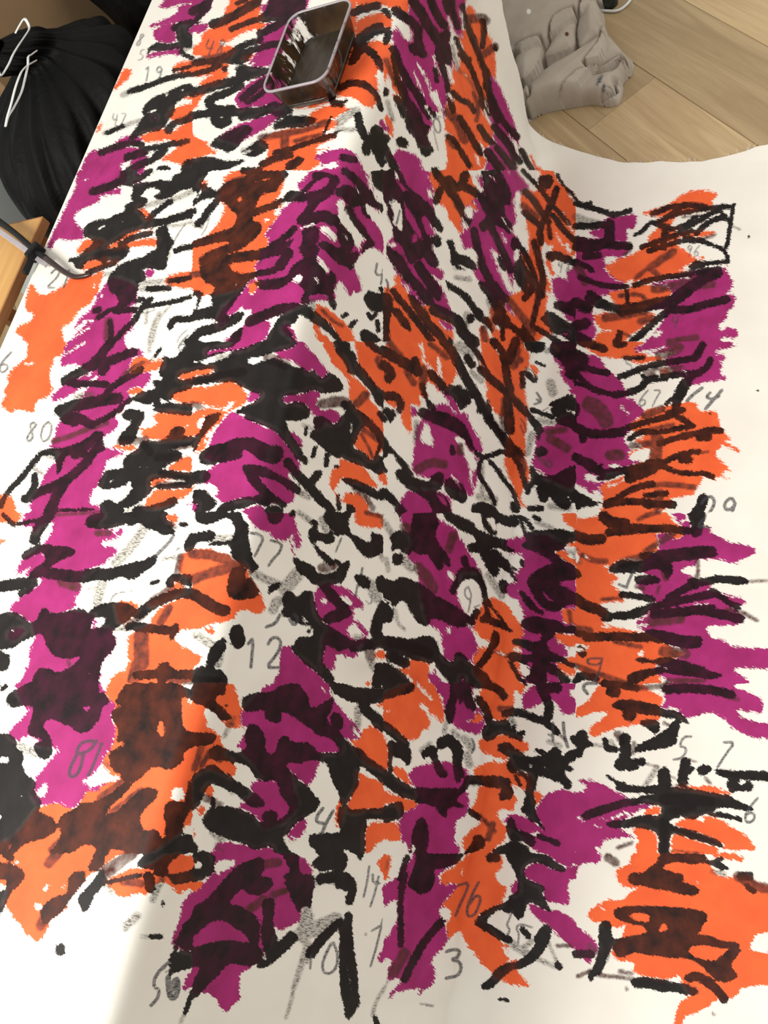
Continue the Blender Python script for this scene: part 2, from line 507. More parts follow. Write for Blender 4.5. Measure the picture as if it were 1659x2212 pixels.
W 2,64 8,60 12,66 6,66
K 2,64 8,68 16,74 22,86 32,98 42,108 44,116 48,124 36,116 26,102 16,92 8,82 4,74
M 24,80 30,86 38,96 43,104 38,100 30,92
M 31,76 34,74 40,82 48,84 52,88 50,94 46,95 40,90 34,82
M 8,80 12,84 16,92 22,104 30,102 28,108 36,116 32,116 24,108 18,102 12,90
k 8 30,82 38,94 48,108
M 48,114 52,100 56,116 60,124 54,124
W 38,88 44,90 50,95 54,90 58,96 54,100 58,102 66,108 72,116 74,120 72,124 80,132 82,148 76,148 74,138 66,138 64,128 60,122 54,112 52,104 48,98
K 53,94 58,98 66,102 74,108 78,116 86,122 92,130 94,140 90,138 84,130 80,128 76,120 72,114 64,106 56,102
g 4 62,92 74,94
g 6 72,124 70,136
K 72,124 78,124 78,130 72,132
W 82,108 86,112 92,120 92,128 86,126 84,118
g 8 92,112 96,124 96,136
W 96,128 101,132 101,140 96,138
W 82,130 90,134 96,144 92,148 88,142
K 86,102 94,104 98,110 104,118 106,128 98,126 92,114
O 108,0 106,0 108,4
W 0,20 4,30 4,40 8,48 8,58 6,60 2,64 4,76 8,80 12,92 10,98 6,102 2,100 0,104
K 0,106 6,106 8,114 6,124 4,136 6,148 0,148
n 2 2,94 4,98 3,104
O 9,92 15,88 16,94 14,104 11,102
O 6,104 14,104 17,96 22,108 28,120 24,122 16,110 8,114
O 6,130 7,122 12,124 20,136 30,140 38,148 6,148
O 34,116 42,116 46,120 48,134 42,132 38,124
K 6,118 14,120 22,132 24,138 18,136 10,126
k 5 8,104 16,114 26,126 36,140 42,148
K 20,106 26,108 34,118 40,126 38,134 30,126 24,114
k 7 38,132 46,140 56,148
W 16,96 20,98 23,104 20,106
M 48,128 56,132 62,137 56,138 50,134
O 48,132 54,138 58,148 54,146
k 9 44,120 58,126 66,132 68,140 78,148
O 82,132 90,140 94,148 84,148
O 94,138 102,138 108,140 112,144 110,148 96,148
k 3 102,128 103,148
b 6 86,136 88,148
k 9 98,128 106,130 114,134 122,142 126,148
W 112,0 130,0 136,2 130,16 122,10
k 3 120,0 128,8 136,16
O 136,0 144,0 152,12 160,16 166,26 166,64 158,60 150,50 142,38 140,50 146,60 140,62 134,66 130,60 124,48 128,40 120,36 118,20 122,14 132,20 134,10
K 134,4 144,4 147,10 142,16 134,14
k 5 122,18 130,26 136,36 142,44
k 5 149,16 146,26 140,38 134,52 136,62
k 4 146,38 154,50 166,62
k 3.5 134,14 146,30 160,46
b 6 120,30 132,40
k 5 122,36 128,42 136,48
k 3 142,44 144,58
W 148,52 152,58 156,66 152,64
W 156,60 160,62 163,72 158,70
w 1.5 155,36 160,48 166,56
k 3 150,4 158,14 166,26
W 150,0 166,0 166,24 160,16 152,8
w 3 160,20 166,28
W 138,62 142,64 146,64 146,68 140,76 140,82 146,90 144,98 138,88 136,78 136,68
O 118,70 124,74 128,82 130,92 126,88 120,78
O 126,92 132,92 134,106 130,112 126,108 124,98
O 114,108 122,110 118,114 112,112
O 138,88 144,98 144,108 140,106 136,98
O 134,112 140,118 140,128 146,140 142,144 132,140 130,130
O 106,122 114,126 120,130 120,138 110,132
b 7 108,112 116,122 124,132 128,140
k 4 120,68 128,84 132,96 134,110 130,124 128,134
k 5 130,62 134,76 138,92 136,108
k 5 124,88 130,100 122,110
K 140,70 150,70 160,74 166,80 166,84 154,78 142,78
W 144,78 150,76 158,80 162,86 160,92 164,98 152,92 146,88
T 98 148,88 10 10
W 138,104 142,104 146,108 144,112
M 146,92 154,92 160,96 158,86 166,82 166,136 160,130 152,118 150,112 146,104
K 150,112 158,114 166,112 166,120 154,118
k 6 150,116 166,124
K 138,120 148,124 160,132 166,134 166,148 152,142 144,138
W 148,140 156,142 160,148 152,148
M 152,140 160,140 158,144
k 4 138,128 146,136
k 4 132,136 142,142 152,148
@1244,369
O 56,36 70,33 79,30 82,28 92,20 102,17 112,17 124,20 118,24 117,33 104,34 92,36 84,42 80,52 90,48 84,54 92,54 118,52 120,54 106,58 92,56 84,62 62,62 64,54 72,50 70,42 78,39 66,39
O 56,68 62,62 84,62 92,68 102,74 104,78 110,73 110,77 100,80 86,86 98,86 88,90 76,92 62,98 56,94 48,98 30,94 28,86 24,82 34,76 46,74
W 52,54 60,46 66,42 72,44 66,54 58,62 52,68
M 26,40 38,40 46,38 52,38 53,44 50,50 42,50 44,56 44,62 38,62 28,60 14,56 12,52 22,50
M 0,58 14,58 30,60 44,64 46,72 34,76 24,82 26,88 34,94 40,96 44,100 28,106 14,112 14,128 18,140 10,148 0,148
W 24,74 30,73 36,74 34,80 30,78 32,83 24,79
M 62,98 78,94 96,90 106,86 124,86 131,82 128,86 133,90 133,94 136,96 134,104 128,105 138,108 136,118 131,120 130,128 122,132 126,138 130,135 139,138 140,144 124,143 126,148 56,148 72,136 80,120 60,118
W 110,76 116,76 132,78 131,82 112,82 96,86 90,84
w 2 96,86 110,84
O 26,104 44,102 56,98 80,100 84,106 76,112 62,118 40,120 34,114
O 14,122 40,124 60,122 70,124 62,132 52,138 44,144 40,148 12,148 18,142 24,138 18,132
k 4 0,28 10,31 20,34 32,38
k 3.5 32,38 40,37 47,34
k 3 6,30 12,28
g 7 0,40 10,44 20,46
k 5 0,48 12,48 28,46
k 8 29,46 29,58
k 7 28,60 16,66
k 6 0,60 12,62 24,64 46,65
b 4 46,64 48,68 42,72
k 5 8,74 20,73
k 6 0,66 12,68
k 4 0,78 8,82 14,86
k 4 4,92 16,97 28,100 44,100
k 5 12,106 22,113 32,118 38,119
k 9 0,114 10,118
k 9 0,134 8,132
k 8 0,142 10,148
b 8 0,80 8,96
k 4 66,37 72,35 82,31 96,29 112,31
k 4 70,46 76,42 84,36 92,31
k 3.5 80,40 92,36 110,33 126,31 135,31
k 2.5 136,29 134,44 130,66
k 2.5 124,34 134,46
k 4 70,46 82,50
k 2.5 51,55 58,52 64,44 72,46
k 4 90,52 104,44 118,36 125,33
k 3 84,50 92,48 104,40
b 2 92,40 112,38
k 4 104,54 112,46 120,42 128,40
k 3 76,60 76,66
k 5 77,52 76,66
k 3.5 57,66 68,62 84,56 100,52
k 3.5 63,69 76,65 90,60 110,60
k 4 94,58 110,61
k 2.5 112,62 124,66 131,72 131,78
k 2.5 131,78 116,80 104,79
k 3 104,79 98,84 110,82
b 3 106,60 120,55
b 1.5 136,48 142,51
b 7 64,84 74,76 84,70
b 4 52,92 62,84
b 5 66,86 74,92
k 4 51,99 62,95 76,92 92,90 106,87 124,85
b 8 68,102 84,100 104,94 118,90
k 9 86,110 100,100 112,92 122,88
b 6 88,102 118,98
k 9 40,121 54,118 68,115 84,112
k 6 84,120 98,120 110,116 130,111
k 5 82,120 70,128 58,140 48,148
k 6 82,116 98,104
b 8 26,127 42,124 60,121
k 5 10,110 24,118 38,119
b 4 38,108 56,106 62,114
k 3 44,104 45,120
k 5 36,148 38,140
b 3 40,140 52,146
b 7 56,130 66,128
W 42,96 50,93 50,97 44,98
w 1.5 66,96 78,98
w 1.5 82,94 98,92
W 82,114 86,113 84,116
W 67,124 76,122 74,124
W 16,121 24,120 25,124 17,124
w 1.5 16,132 22,138 30,138
W 62,142 70,138 72,135 75,140 70,145
W 126,132 124,138 122,134
T 96 93,74 10 16
T 4 80,136 12 16
W 149,57 150,57 150,56
k 1 149.5,57 149.6,57
b 6 80,148 104,144
@0,738
O 24,0 56,0 58,5 54,12 46,13 46,18 43,24 42,32 45,38 44,44 38,50 33,49 30,56 30,61 24,60 14,58 8,62 1,54 6,46 3,43 8,36 6,32 10,25 16,20 24,13
W 20,18 30,18 29,20 21,21
M 60,0 108,0 108,6 118,6 123,8 122,12 114,18 124,26 130,26 130,34 122,40 110,42 112,50 106,58 98,66 103,70 98,76 90,82 86,86 88,92 100,93 108,96 98,100 92,102 88,116 84,126 78,132 76,140 86,142 88,148 26,148 26,140 34,128 40,112 50,102 56,94 42,92 46,86 50,72 54,66 64,58 74,48 66,46 46,52 44,48 54,38 62,32 84,28 64,18 52,22 54,12
w 2 53,13 62,8 72,1
W 53,22 60,20 67,18 64,24 56,32 46,38 44,32 46,24
W 46,52 56,48 66,42 72,38 76,38 74,43 68,48 62,56 50,57
w 2.5 78,35 84,30
W 92,102 100,100 108,96 112,94 108,100 104,108 92,110
O 114,14 122,12 132,18 140,14 140,22 130,26 118,28 110,28
O 109,42 122,38 124,44 112,46
O 120,74 130,66 134,62 140,61 156,62 166,64 166,82 150,84 140,85 124,83
W 122,62 132,62 134,68 137,71 126,76 120,74
O 155,27 166,26 166,32 155,34
O 150,44 166,38 166,54 156,53 148,48
O 96,90 104,89 118,90 118,94 108,94
O 144,110 152,104 164,97 166,112 156,112
O 130,118 142,118 150,120 136,122 132,126 130,126
O 124,142 130,132 134,128 152,128 166,126 156,136 146,140 132,143
O 0,128 10,132 12,140 16,148 6,148 0,138
w 3 131,26 136,30 134,36
W 134,36 141,32 140,40
k 7 96,0 90,8 84,16 76,22
k 7 115,9 102,14 90,18 76,22 66,28 56,34
k 5 56,34 64,37 78,36 92,37
k 7 92,19 88,26
b 4 124,18 112,24 104,32
k 5 122,24 112,30 104,34 96,40 92,46
k 2.5 139,6 134,12
g 3 136,10 126,20
g 4 129,0 129,8
k 9 102,49 90,50 78,53 66,55 58,58 52,60
g 6 66,48 78,46
k 7 54,60 64,64 72,68 79,72
k 4 79,72 92,66 104,58 112,50
k 8 56,66 64,69
b 5 46,86 60,82 74,76 92,70
K 31,98 42,92 58,92 72,86 84,77 90,79 88,84 80,90 72,98 64,102 60,96 56,100 50,116 49,106 46,97 34,98
g 5 34,96 46,100
k 7 85,90 80,96 74,105 66,113 56,120 44,126 34,130 22,136
k 6 72,96 66,98
k 6 86,87 87,92
k 5 30,116 31,124 24,134
k 4 33,100 26,108 18,118 10,126 4,134 0,142
g 5 28,108 36,114
k 8 56,122 50,130 46,140 42,148
k 2 48,146 80,145
K 140,12 150,16 160,4 166,0 166,24 156,28 152,34 166,32 166,39 150,44 146,52 136,46 140,56 132,56 120,52 114,50 120,44 132,42 136,40 130,34 142,34 138,28 138,22 142,18
W 114,52 126,54 134,52 130,58 118,58 108,60 105,56
K 106,62 112,58 124,60 124,66 120,72 116,86 108,90 102,88 104,80 112,74 114,68 106,66
b 8 104,86 112,84 118,86
b 6 120,86 126,84
K 134,56 144,53 156,54 166,53 166,64 150,62 140,61 132,60
K 146,82 148,76 154,73 160,76 156,82 166,82 166,88 150,92 140,94 158,95 156,102 144,106 142,110 122,108 110,112 106,106 108,100 114,96 120,92 122,86 140,86
b 5 150,92 164,90
b 7 136,100 154,100
b 6 124,88 130,96
K 90,112 110,109 122,108 144,111 166,115 166,120 142,117 130,119 130,127 166,126 166,120 150,122 134,124 128,132 118,140 108,144 98,142 108,136 116,126 112,122 100,126 90,128 84,124 88,118
b 7 140,114 160,118
b 5 136,123 160,123
W 94,120 98,118 98,121 95,122
W 109,121 114,119 114,128 110,130
W 78,128 84,126 92,128 108,128 106,136 100,140 92,136 86,138 78,142
n 1.2 108,122 111,132
K 86,140 94,136 100,140 106,142 108,148 88,148
k 7 118,146 130,146 144,141 150,138
g 5 112,146 122,142
W 157,74 162,72 162,76
M 158,142 166,138 166,144
W 150,144 166,140 166,148 148,148
T 80 19,87 18 14
T 6 -4,27 18 20
T 6 151,8 14 24
@415,738
K 0,0 92,0 88,5 72,8 62,12 46,14 52,16 60,18 72,14 90,24 96,22 102,28 104,23 110,32 114,27 122,28 130,36 130,42 120,44 110,44 104,41 102,47 95,43 88,46 80,46 78,50 82,55 90,52 98,54 102,60 100,66 92,68 84,68 78,66 82,72 84,80 92,88 96,98 94,104 88,98 80,86 72,77 60,72 46,68 46,62 36,62 46,56 56,52 60,46 50,42 42,38 24,34 0,38 0,32 20,28 20,24 0,25 0,20 14,16 0,16
M 12,8 22,6 34,5 40,0 60,0 52,4 36,8 20,10 14,13
W 8,17 14,13 26,9 36,7 34,12 24,16 14,20 6,19
g 5 22,14 36,12
W 47,18 50,14 56,14 60,13 58,19 52,21
M 73,8 86,6 94,0 100,6 108,14 114,22 118,27 112,33 108,28 104,23 100,27 94,22 86,16 72,13
O 0,26 10,23 20,23 14,28 0,31
b 7 0,34 20,30 44,26
O 0,39 16,40 24,36 34,33 44,40 48,46 46,54 38,56 32,60 27,64 24,58 14,54 0,52
M 48,46 52,43 60,45 56,50 48,53
b 6 0,54 8,56 6,60
W 14,54 22,56 28,58 34,51 38,52 34,58 26,62 22,62 14,58
O 0,64 10,58 26,58 29,64 22,72 12,86 12,92 4,96 2,94 10,80 0,81
W 4,68 12,63 8,76 4,76
K 0,88 6,80 10,72 12,64 20,62 26,62 20,70 12,78 6,86 2,96 0,94
W 9,88 12,80 21,71 20,76 12,88
M 14,92 18,80 28,66 36,60 46,66 60,72 72,77 80,86 88,98 92,102 94,110 90,116 84,112 82,116 88,124 88,138 82,140 76,138 66,140 58,140 54,136 42,135 28,140 20,134 24,128 12,124 10,116 14,110 20,106 24,104 10,100 14,96
b 10 66,14 80,20
K 7,96 16,90 30,88 34,84 44,83 56,84 66,90 78,92 79,98 74,105 66,105 56,100 50,94 42,92 44,100 30,103 14,107 6,104
k 14 70,97 71,97
K 43,107 56,106 66,110 76,116 88,122 96,128 104,134 100,136 84,128 74,120 60,116 56,116 62,124 70,132 82,140 80,144 72,140 60,132 50,122 45,112
W 0,98 6,97 6,106 14,108 24,104 16,110 8,114 2,112
k 10 0,118 10,116
W 10,124 16,122 24,128 18,132 4,128
O 0,122 4,124 0,128
K 0,130 10,127 18,136 22,140 14,146 0,148
M 0,140 5,139 4,146 0,148
K 16,148 26,140 40,136 50,134 56,138 50,142 36,145
k 7 58,136 64,139
K 63,144 70,142 78,144 78,148 63,148
M 40,148 48,142 62,142 64,148
M 77,48 86,45 94,46 104,41 112,44 106,52 112,60 120,58 126,62 128,68 122,72 108,64 104,62 98,54 88,52 80,54
M 86,78 92,82 95,88 94,92 84,80
M 106,68 112,64 116,68 110,74 106,74
W 94,0 110,0 115,8 120,18 126,24 130,28 134,36 134,46 136,52 130,48 124,46 120,46 119,44 130,42 130,36 122,28 118,24 112,18 106,8
W 124,58 128,56 132,62 134,66 130,68
W 95,68 103,64 106,70 108,76 112,86 118,94 126,100 128,106 122,108 119,124 124,132 130,140 133,148 88,148 88,136 94,132 92,118 96,96 94,84 92,78
k 8 106,80 112,84
K 105,66 112,64 118,68 122,72 126,70 134,60 136,50 140,56 148,64 152,80 148,86 140,86 138,92 148,96 158,104 156,100 162,98 166,104 166,120 160,114 150,108 138,104 130,100 124,100 116,94 108,88 106,78
w 2 138,70 137,78
b 9 112,54 124,52 132,52
g 7 122,50 134,56
g 3 96,72 106,76
k 2 99,74 98,80
k 2.5 106,92 104,99
k 3.5 117,98 116,106
K 122,108 126,106 130,112 129,118 124,118
k 4 97,101 98,104
k 7 83,104 88,112 94,118 100,124 104,128 110,136 118,142 120,148
k 6 101,122 106,118 109,114
k 3 107,113 107,116
g 6 86,126 100,134
k 3 126,134 127,144
K 134,132 138,130 141,134 140,142 142,148 132,148 134,140
O 112,0 120,0 124,8 132,16 136,28 148,38 154,44 152,48 160,58 166,70 166,90 162,96 154,104 148,94 140,92 142,82 150,70 146,64 136,50 136,36 132,28 122,20 116,8
O 140,0 154,0 160,8 166,16 166,42 160,40 154,34 144,22 143,10
O 128,100 134,104 140,104 150,110 158,122 160,127 146,122 132,120 130,116 122,128 124,132 130,140 132,132 134,130 144,132 150,136 154,148 142,148 140,142 132,140 122,128 119,122 120,110 128,108
K 121,0 134,0 136,6 142,12 142,18 150,26 156,34 162,42 166,42 166,60 160,54 154,42 144,30 140,28 136,28 132,18 124,8
k 5 152,0 158,6 166,10
b 9 162,16 164,20
k 6 132,54 142,62 152,70 160,78 166,90
b 8 150,46 142,54
k 4 162,62 166,68
b 3 146,80 152,90 156,100
b 5 148,76 162,86
k 2 162,90 158,102
K 128,118 140,119 152,124 164,132 166,140 156,134 148,130 136,124
b 5 140,126 150,134 156,144
W 157,140 166,136 166,148
O 160,114 166,112 166,124 162,120
@829,738
O 0,0 60,0 64,36 30,50 20,60 0,50
M 30,64 60,50 84,96 78,134 40,118 24,110
O 82,0 126,0 124,60 120,144 104,106 110,70 92,56
M 126,80 166,60 166,130 130,112
M 142,0 166,0 166,50 152,30
M 16,130 58,130 58,148 12,148
O 0,0 34,0 34,14 38,20 44,26 50,28 52,36 54,40 58,36 60,34 60,24 64,30 64,28 58,12 52,0 40,0 44,24 36,16 32,6 28,0
O 8,0 32,0 34,12 32,20 28,24 20,20 14,12
O 46,12 50,16 52,28 56,38 60,34 60,24 63,30 62,20 58,10 52,2 46,2
O 0,34 8,30 16,30 22,38 26,46 32,52 30,56 22,48 24,56 24,80 20,76 16,68 15,60 17,50 14,44 4,42 0,40
O 3,52 8,50 12,54 9,58
w 3 32,2 34,10 35,18 42,24
W 46,12 49,14 50,26 53,36 50,34 46,24
k 8 0,8 10,14 22,21 30,26
b 6 4,0 14,12
k 7 0,20 8,28 4,32
k 6 27,16 29,24
b 8 34,24 34,36
b 6 20,26 26,36
k 6 40,27 46,33 54,42 60,46
k 5 33,38 38,48 42,58
b 5 40,2 48,8 54,14
K 0,44 8,43 14,46 18,54 15,62 11,60 12,54 8,50 0,50
k 5 2,60 6,66 9,70
k 3 10,66 8,60
W 12,62 16,68 20,78 25,82 26,90 25,106 22,108 16,98 5,92 2,80 0,76 4,72
W 31,52 34,56 38,58 40,60 36,50 30,44
W 38,33 42,36 48,44 54,52 58,58 60,62 52,58 44,52 42,54 38,50 36,40
M 23,53 26,56 30,64 24,64
M 42,34 50,42 60,48 64,56 64,64 70,60 74,70 80,80 84,88 86,96 80,96 76,90 68,78 62,70 56,62 46,58 44,54 54,54 58,58 54,48
M 34,68 44,72 54,78 60,80 64,88 68,98 74,104 74,112 76,124 78,132 74,134 70,128 62,118 58,116 56,120 50,118 40,118 26,114 24,106 28,98 30,90 38,90 44,92 42,82 38,72
W 34,69 38,70 42,82 44,92 38,89 31,88
K 30,60 34,57 42,60 54,62 62,66 68,70 72,76 76,88 78,94 74,92 70,84 64,80 58,76 48,72 38,68 30,64
k 5 58,40 68,44 76,46
K 58,40 66,37 68,42 76,48 74,54 70,56 66,60 64,54 60,48
w 1.5 58,58 62,62
W 61,82 68,82 70,88 74,94 78,96 80,102 84,104 76,114 78,128 74,122 74,108 68,96 66,90 62,86
K 57,90 60,89 62,96 60,98 57,96
b 6 66,90 66,96
g 5 28,70 28,84
k 4 4,92 12,100 20,110 24,116 18,122
W 2,98 8,96 14,106 20,118 20,130 18,134 10,136 4,126 2,118
K 10,112 16,110 20,106 24,112 25,118 40,122 42,116 48,112 52,114 50,126 44,130 56,136 58,148 40,148 30,134 18,124 12,118
b 8 30,110 40,104 52,106
M 20,128 28,130 40,138 44,148 16,148 14,138 18,136
k 7 0,130 8,138 16,148
W 0,136 6,138 12,146 0,148
K 0,80 4,86 4,98 0,102
k 2 0,108 2,112
O 0,112 3,116 2,124 0,126
K 52,120 58,118 68,124 72,134 70,140 60,136 54,130
M 44,130 50,132 56,140 56,144 48,138
M 56,112 62,118 66,124 70,132 66,128 58,118
W 58,114 64,120 66,124 60,120
W 58,136 70,140 74,148 58,148
W 58,0 74,0 80,10 86,22 88,26 84,34 90,44 92,62 86,52 78,44 72,30 68,18 62,6
W 82,102 90,104 100,100 104,104 106,116 112,124 116,134 118,148 104,148 96,138 90,126 86,120 82,108
W 70,56 78,50 82,54 84,62 92,72 94,78 100,84 102,92 92,98 86,98 84,88 80,80 74,70
k 7 52,0 60,10 66,22 70,30 76,40 82,50 88,60 91,68
k 3 90,52 92,62 82,60
g 9 66,4 74,12
k 6 72,14 76,20
g 5 76,26 84,34
k 4 72,0 80,8 84,16 88,26 92,30 100,38 108,46
O 82,0 90,2 96,0 100,8 104,16 105,40 98,36 92,28 88,20 86,10
O 90,40 90,36 98,40 104,46 103,60 100,66 98,62 92,56 88,46
O 82,14 88,24 84,26
O 100,4 104,0 120,12 124,22 128,20 134,24 130,32 122,20 118,26 120,44 124,52 125,60 120,52 114,40 112,30 114,20
O 110,66 116,72 118,82 120,92 114,88 108,80
O 104,100 110,104 116,114 120,102 124,104 126,120 122,124 118,118 116,130 120,140 124,144 118,142 114,130 110,118 104,106
k 6 95,0 102,8 105,20 107,34 108,46
k 8 114,0 108,16
b 9 114,8 112,20
k 8 108,40 107,56 109,76
k 6 84,24 92,32 102,40 112,50 120,58 128,66 134,76 136,82
b 5 104,50 102,66 104,76
b 6 118,16 112,14
W 96,4 100,10 98,10
k 5 120,28 121,38
k 5 124,26 130,32
k 6 94,72 100,80 106,86 112,92 118,98
K 100,84 108,82 112,88 108,94 102,90
k 4 104,88 112,98 118,108 120,116 124,128
b 4 120,102 122,108 120,116
b 5 92,66 98,74 104,84
k 3.5 80,96 86,100 94,98 102,94 108,98
k 3 86,100 82,106 82,116 88,124 92,130 96,140
k 3 92,104 98,110 104,120 110,126 114,136 116,144
K 110,138 116,140 117,148 110,146
g 4 85,106 85,132
g 6 82,134 96,136
K 76,142 84,138 96,142 100,148 76,148
k 3 110,96 114,100
W 121,26 126,20 130,28 134,36 138,40 142,36 150,34 158,40 160,46 150,48 154,54 144,54 148,62 152,66 150,72 144,72 140,74 134,70 126,62 122,50 122,38
W 132,16 138,14 148,18 156,24 150,28 140,24
k 1.5 132,18 139,21
n 2 132,44 136,50
n 2 130,54 137,52 132,50
k 4 124,28 130,34
n 1.2 122,22 130,26
k 3.5 128,59 136,62 146,65
n 1.2 137,60 142,57
g 5 134,68 146,70
g 8 144,36 146,44
K 150,50 160,46 166,50 166,60 150,58 142,54
M 146,10 154,12 162,20 156,18 150,14
M 160,40 166,38 166,48 160,44
O 146,2 152,4 154,12 148,8
K 120,0 140,0 138,8 130,10 122,6
K 148,0 166,0 166,36 156,30 158,24 150,14 142,8
g 5 136,5 141,8
n 1.3 118,66 122,72 124,82 120,78 118,72
W 122,76 130,80 132,86 130,98 128,106 124,104 122,92
g 6 128,80 124,96
M 136,78 144,76 152,72 166,76 166,124 158,120 160,112 148,118 140,112 132,112 128,104 130,100 134,92 134,84
b 8 144,84 158,92
k 7 148,60 158,64 166,68
k 7 152,68 166,72
b 6 142,78 156,76
K 131,94 136,90 141,94 140,98 132,100
g 4 134,100 140,106
n 1.6 142,102 146,106 144,109 140,107 140,103
M 134,106 140,110 134,110
W 128,108 134,110 140,114 134,114
K 126,106 130,110 132,114 136,116 148,116 156,110 166,106 166,126 160,124 158,132 160,140 150,142 146,136 140,134 136,136 132,130 134,124 128,122
k 4 128,122 124,130
W 128,124 132,126 134,136 140,138 144,132 148,142 156,138 166,136 166,148 126,148 125,134
k 8 136,128 138,134
k 10 152,130 156,140
k 4 126,144 136,144
g 6 144,142 160,144
k 8 160,127 166,135
@1244,738
O 0,0 26,0 64,0 72,4 56,12 80,14 68,16 56,20 44,14 28,14 18,12 10,6
M 46,8 70,0 136,0 134,4 140,3 126,6 118,8 128,12 129,16 122,18 128,20 124,24 124,28 131,32 118,34 106,36 98,38 94,30 80,22 76,14 90,8 72,10
M 0,10 20,12 24,20 30,26 38,34 44,42 52,54 58,58 56,64 48,70 46,78 40,84 46,92 44,102 56,104 44,110 32,112 24,112 24,120 22,134 10,128 0,120
w 2.5 54,8 64,9 76,5
W 24,18 32,14 44,16 52,18 50,22 44,26 38,30 30,26
W 40,34 50,29 58,28 62,32 54,40 46,42
W 42,48 54,42 66,36 82,34 94,32 88,38 85,46 84,56 72,58 58,57 50,50
W 120,8 128,10 128,12 122,12
w 2 70,24 72,30
O 73,24 79,23 80,26 75,27
O 88,54 102,52 106,60 121,60 123,66 124,72 126,76 132,82 128,86 124,92 120,94 122,100 128,106 134,112 128,112 126,114 134,120 120,116 120,120 110,116 108,122 102,126 104,132 90,134 80,136 84,142 60,148 20,148 24,140 24,132 18,124 40,118 46,106 64,104 66,90 50,94 46,100 46,96 58,90 50,86 60,80 52,78 44,72 56,64 58,60 76,56
o 2 122,85 132,90 140,94
o 2 120,82 132,84
w 2.5 39,56 46,62
W 26,107 34,105 40,108 34,110
W 36,122 46,116 42,120 32,126 24,124
W 8,113 14,114 24,120 18,122 8,120
W 12,128 20,128 24,136 18,136
k 6 4,0 14,3 24,6
k 4 34,0 35,4 42,2
b 8 72,12 92,6 82,2
k 3 42,14 58,14
k 4.5 38,30 46,28 54,24 66,20 80,18 92,16 102,14
k 6 102,14 106,10 109,3
k 5 116,16 114,22 106,27 100,30
k 5 106,27 92,28 78,30 66,32 60,34 56,40 46,44 36,46
b 8 62,27 90,24
w 2.5 70,26 72,30
w 2.5 92,24 95,27
k 3 58,30 66,34 78,32
K 92,32 100,29 102,32 96,42 92,50 88,58 84,62 83,54 85,44
k 2.5 78,54 82,50
k 5 0,22 10,23 20,26 27,27
k 10 0,12 6,16
k 4 0,28 8,36 16,42 26,44 36,47
k 3 0,36 10,38
K 0,50 4,56 2,64 0,68
b 14 12,54 20,58 26,68
k 7 0,74 8,78 16,80 24,80 40,78
k 4.5 40,76 52,72 62,69 74,66 86,63
k 5 80,62 92,59
b 7 60,64 74,58
k 4 86,64 94,68 101,73
k 4 101,73 88,75 74,78 62,78
k 4 46,84 54,79 62,77
k 6 6,80 6,84
b 4 64,76 84,72
k 4.5 72,88 84,84 96,81 108,78 116,76 125,77
k 7 107,82 114,82
b 11 70,84 69,100
k 9 64,106 72,106
k 4 74,106 82,101 92,97 106,95
k 6 92,102 98,102
b 2 108,96 114,95
b 6 48,90 64,88
k 3.5 76,108 88,113 100,114 112,114 118,117
k 6 24,114 36,112 48,110 64,107
k 8 46,118 56,114 66,110
k 4 20,118 32,116
k 5 26,140 36,136 46,128 56,125 66,123
b 5 60,125 76,123 90,124 102,126
k 4 60,133 78,131
b 9 72,132 70,142
k 5 26,141 42,138 56,138
k 6 60,140 84,141
b 10 30,98 38,98
k 7 0,100 10,106 20,112
k 5 12,104 22,112
K 0,128 6,132 16,138 22,139 10,144 4,142 0,148
k 2 12,112 22,106
W 6,142 16,142 20,148 4,148
W 98,132 104,132 110,136 100,142 92,148 84,142
k 8 110,136 106,148
k 1 115.5,62 116,62
k 1 156.5,42.5 157,42.5
W 52,82 58,82 60,86 56,84
T 5 42,26 12 -6
T 67 52,56 14 18
n 3 109,40 102,45 96,51
n 2.5 116,44 112,48 118,50 124,47
n 3 126,42 119,50 112,58
T 29 101,160 26 14
@0,1107
M 28,90 80,86 82,100 100,102 100,116 88,132 84,148 25,148 36,120 30,104
O 100,76 119,78 118,88 104,98
O 0,0 16,0 18,4 14,9 8,8 0,12
O 0,22 4,23 2,28 0,29
k 3 3,2 12,11
M 24,0 90,0 88,6 76,10 86,14 96,15 104,12 106,16 102,22 92,24 86,26 88,30 100,30 101,34 96,39 90,44 80,48 72,52 68,60 70,68 64,74 66,80 58,86 48,88 40,88 30,96 24,94 20,90 10,86 8,82 18,74 24,68 36,62 36,56 24,56 18,50 12,56 16,48 18,42 30,34 38,28 42,22 46,16 46,8 40,8 32,12 30,18 28,12 18,11 20,5
M 14,148 22,138 26,128 24,124 28,118 26,114 30,110 32,104 38,102 44,112 50,122 58,126 70,123 74,126 66,134 56,140 48,138 36,138 30,148
M 8,104 12,101 22,101 16,107 12,110 8,108
M 80,93 84,94 82,100 78,104
W 18,53 26,46 26,50 20,54
W 96,14 104,11 104,16 99,19
k 8 44,0 38,8 32,16 30,24
k 2.5 16,10 26,8 36,6
K 75,4 84,1 94,0 116,4 108,10 96,13 84,14 74,12
b 6 84,18 94,18
b 3 50,2 84,0
k 5 24,38 30,34 38,30 50,32 58,33 62,34
K 40,30 56,29 64,34 60,38 50,42 44,46 38,54 28,58 24,56 30,48 38,44 40,38 36,34
k 5 22,38 32,30
w 1.5 30,40 38,37
M 20,42 30,36 38,36 39,41 30,44 22,48
k 9 0,64 14,62 28,61
k 4 18,70 26,66
k 9 40,52 54,54 66,56 76,54 84,52
b 9 54,60 66,64
K 72,52 80,50 98,48 112,44 124,42 130,38 136,38 132,46 122,52 116,58 110,57 106,54 96,58 88,58 80,58 70,62
g 4 84,50 80,56
n 3 150,20 146,26 140,32 134,38
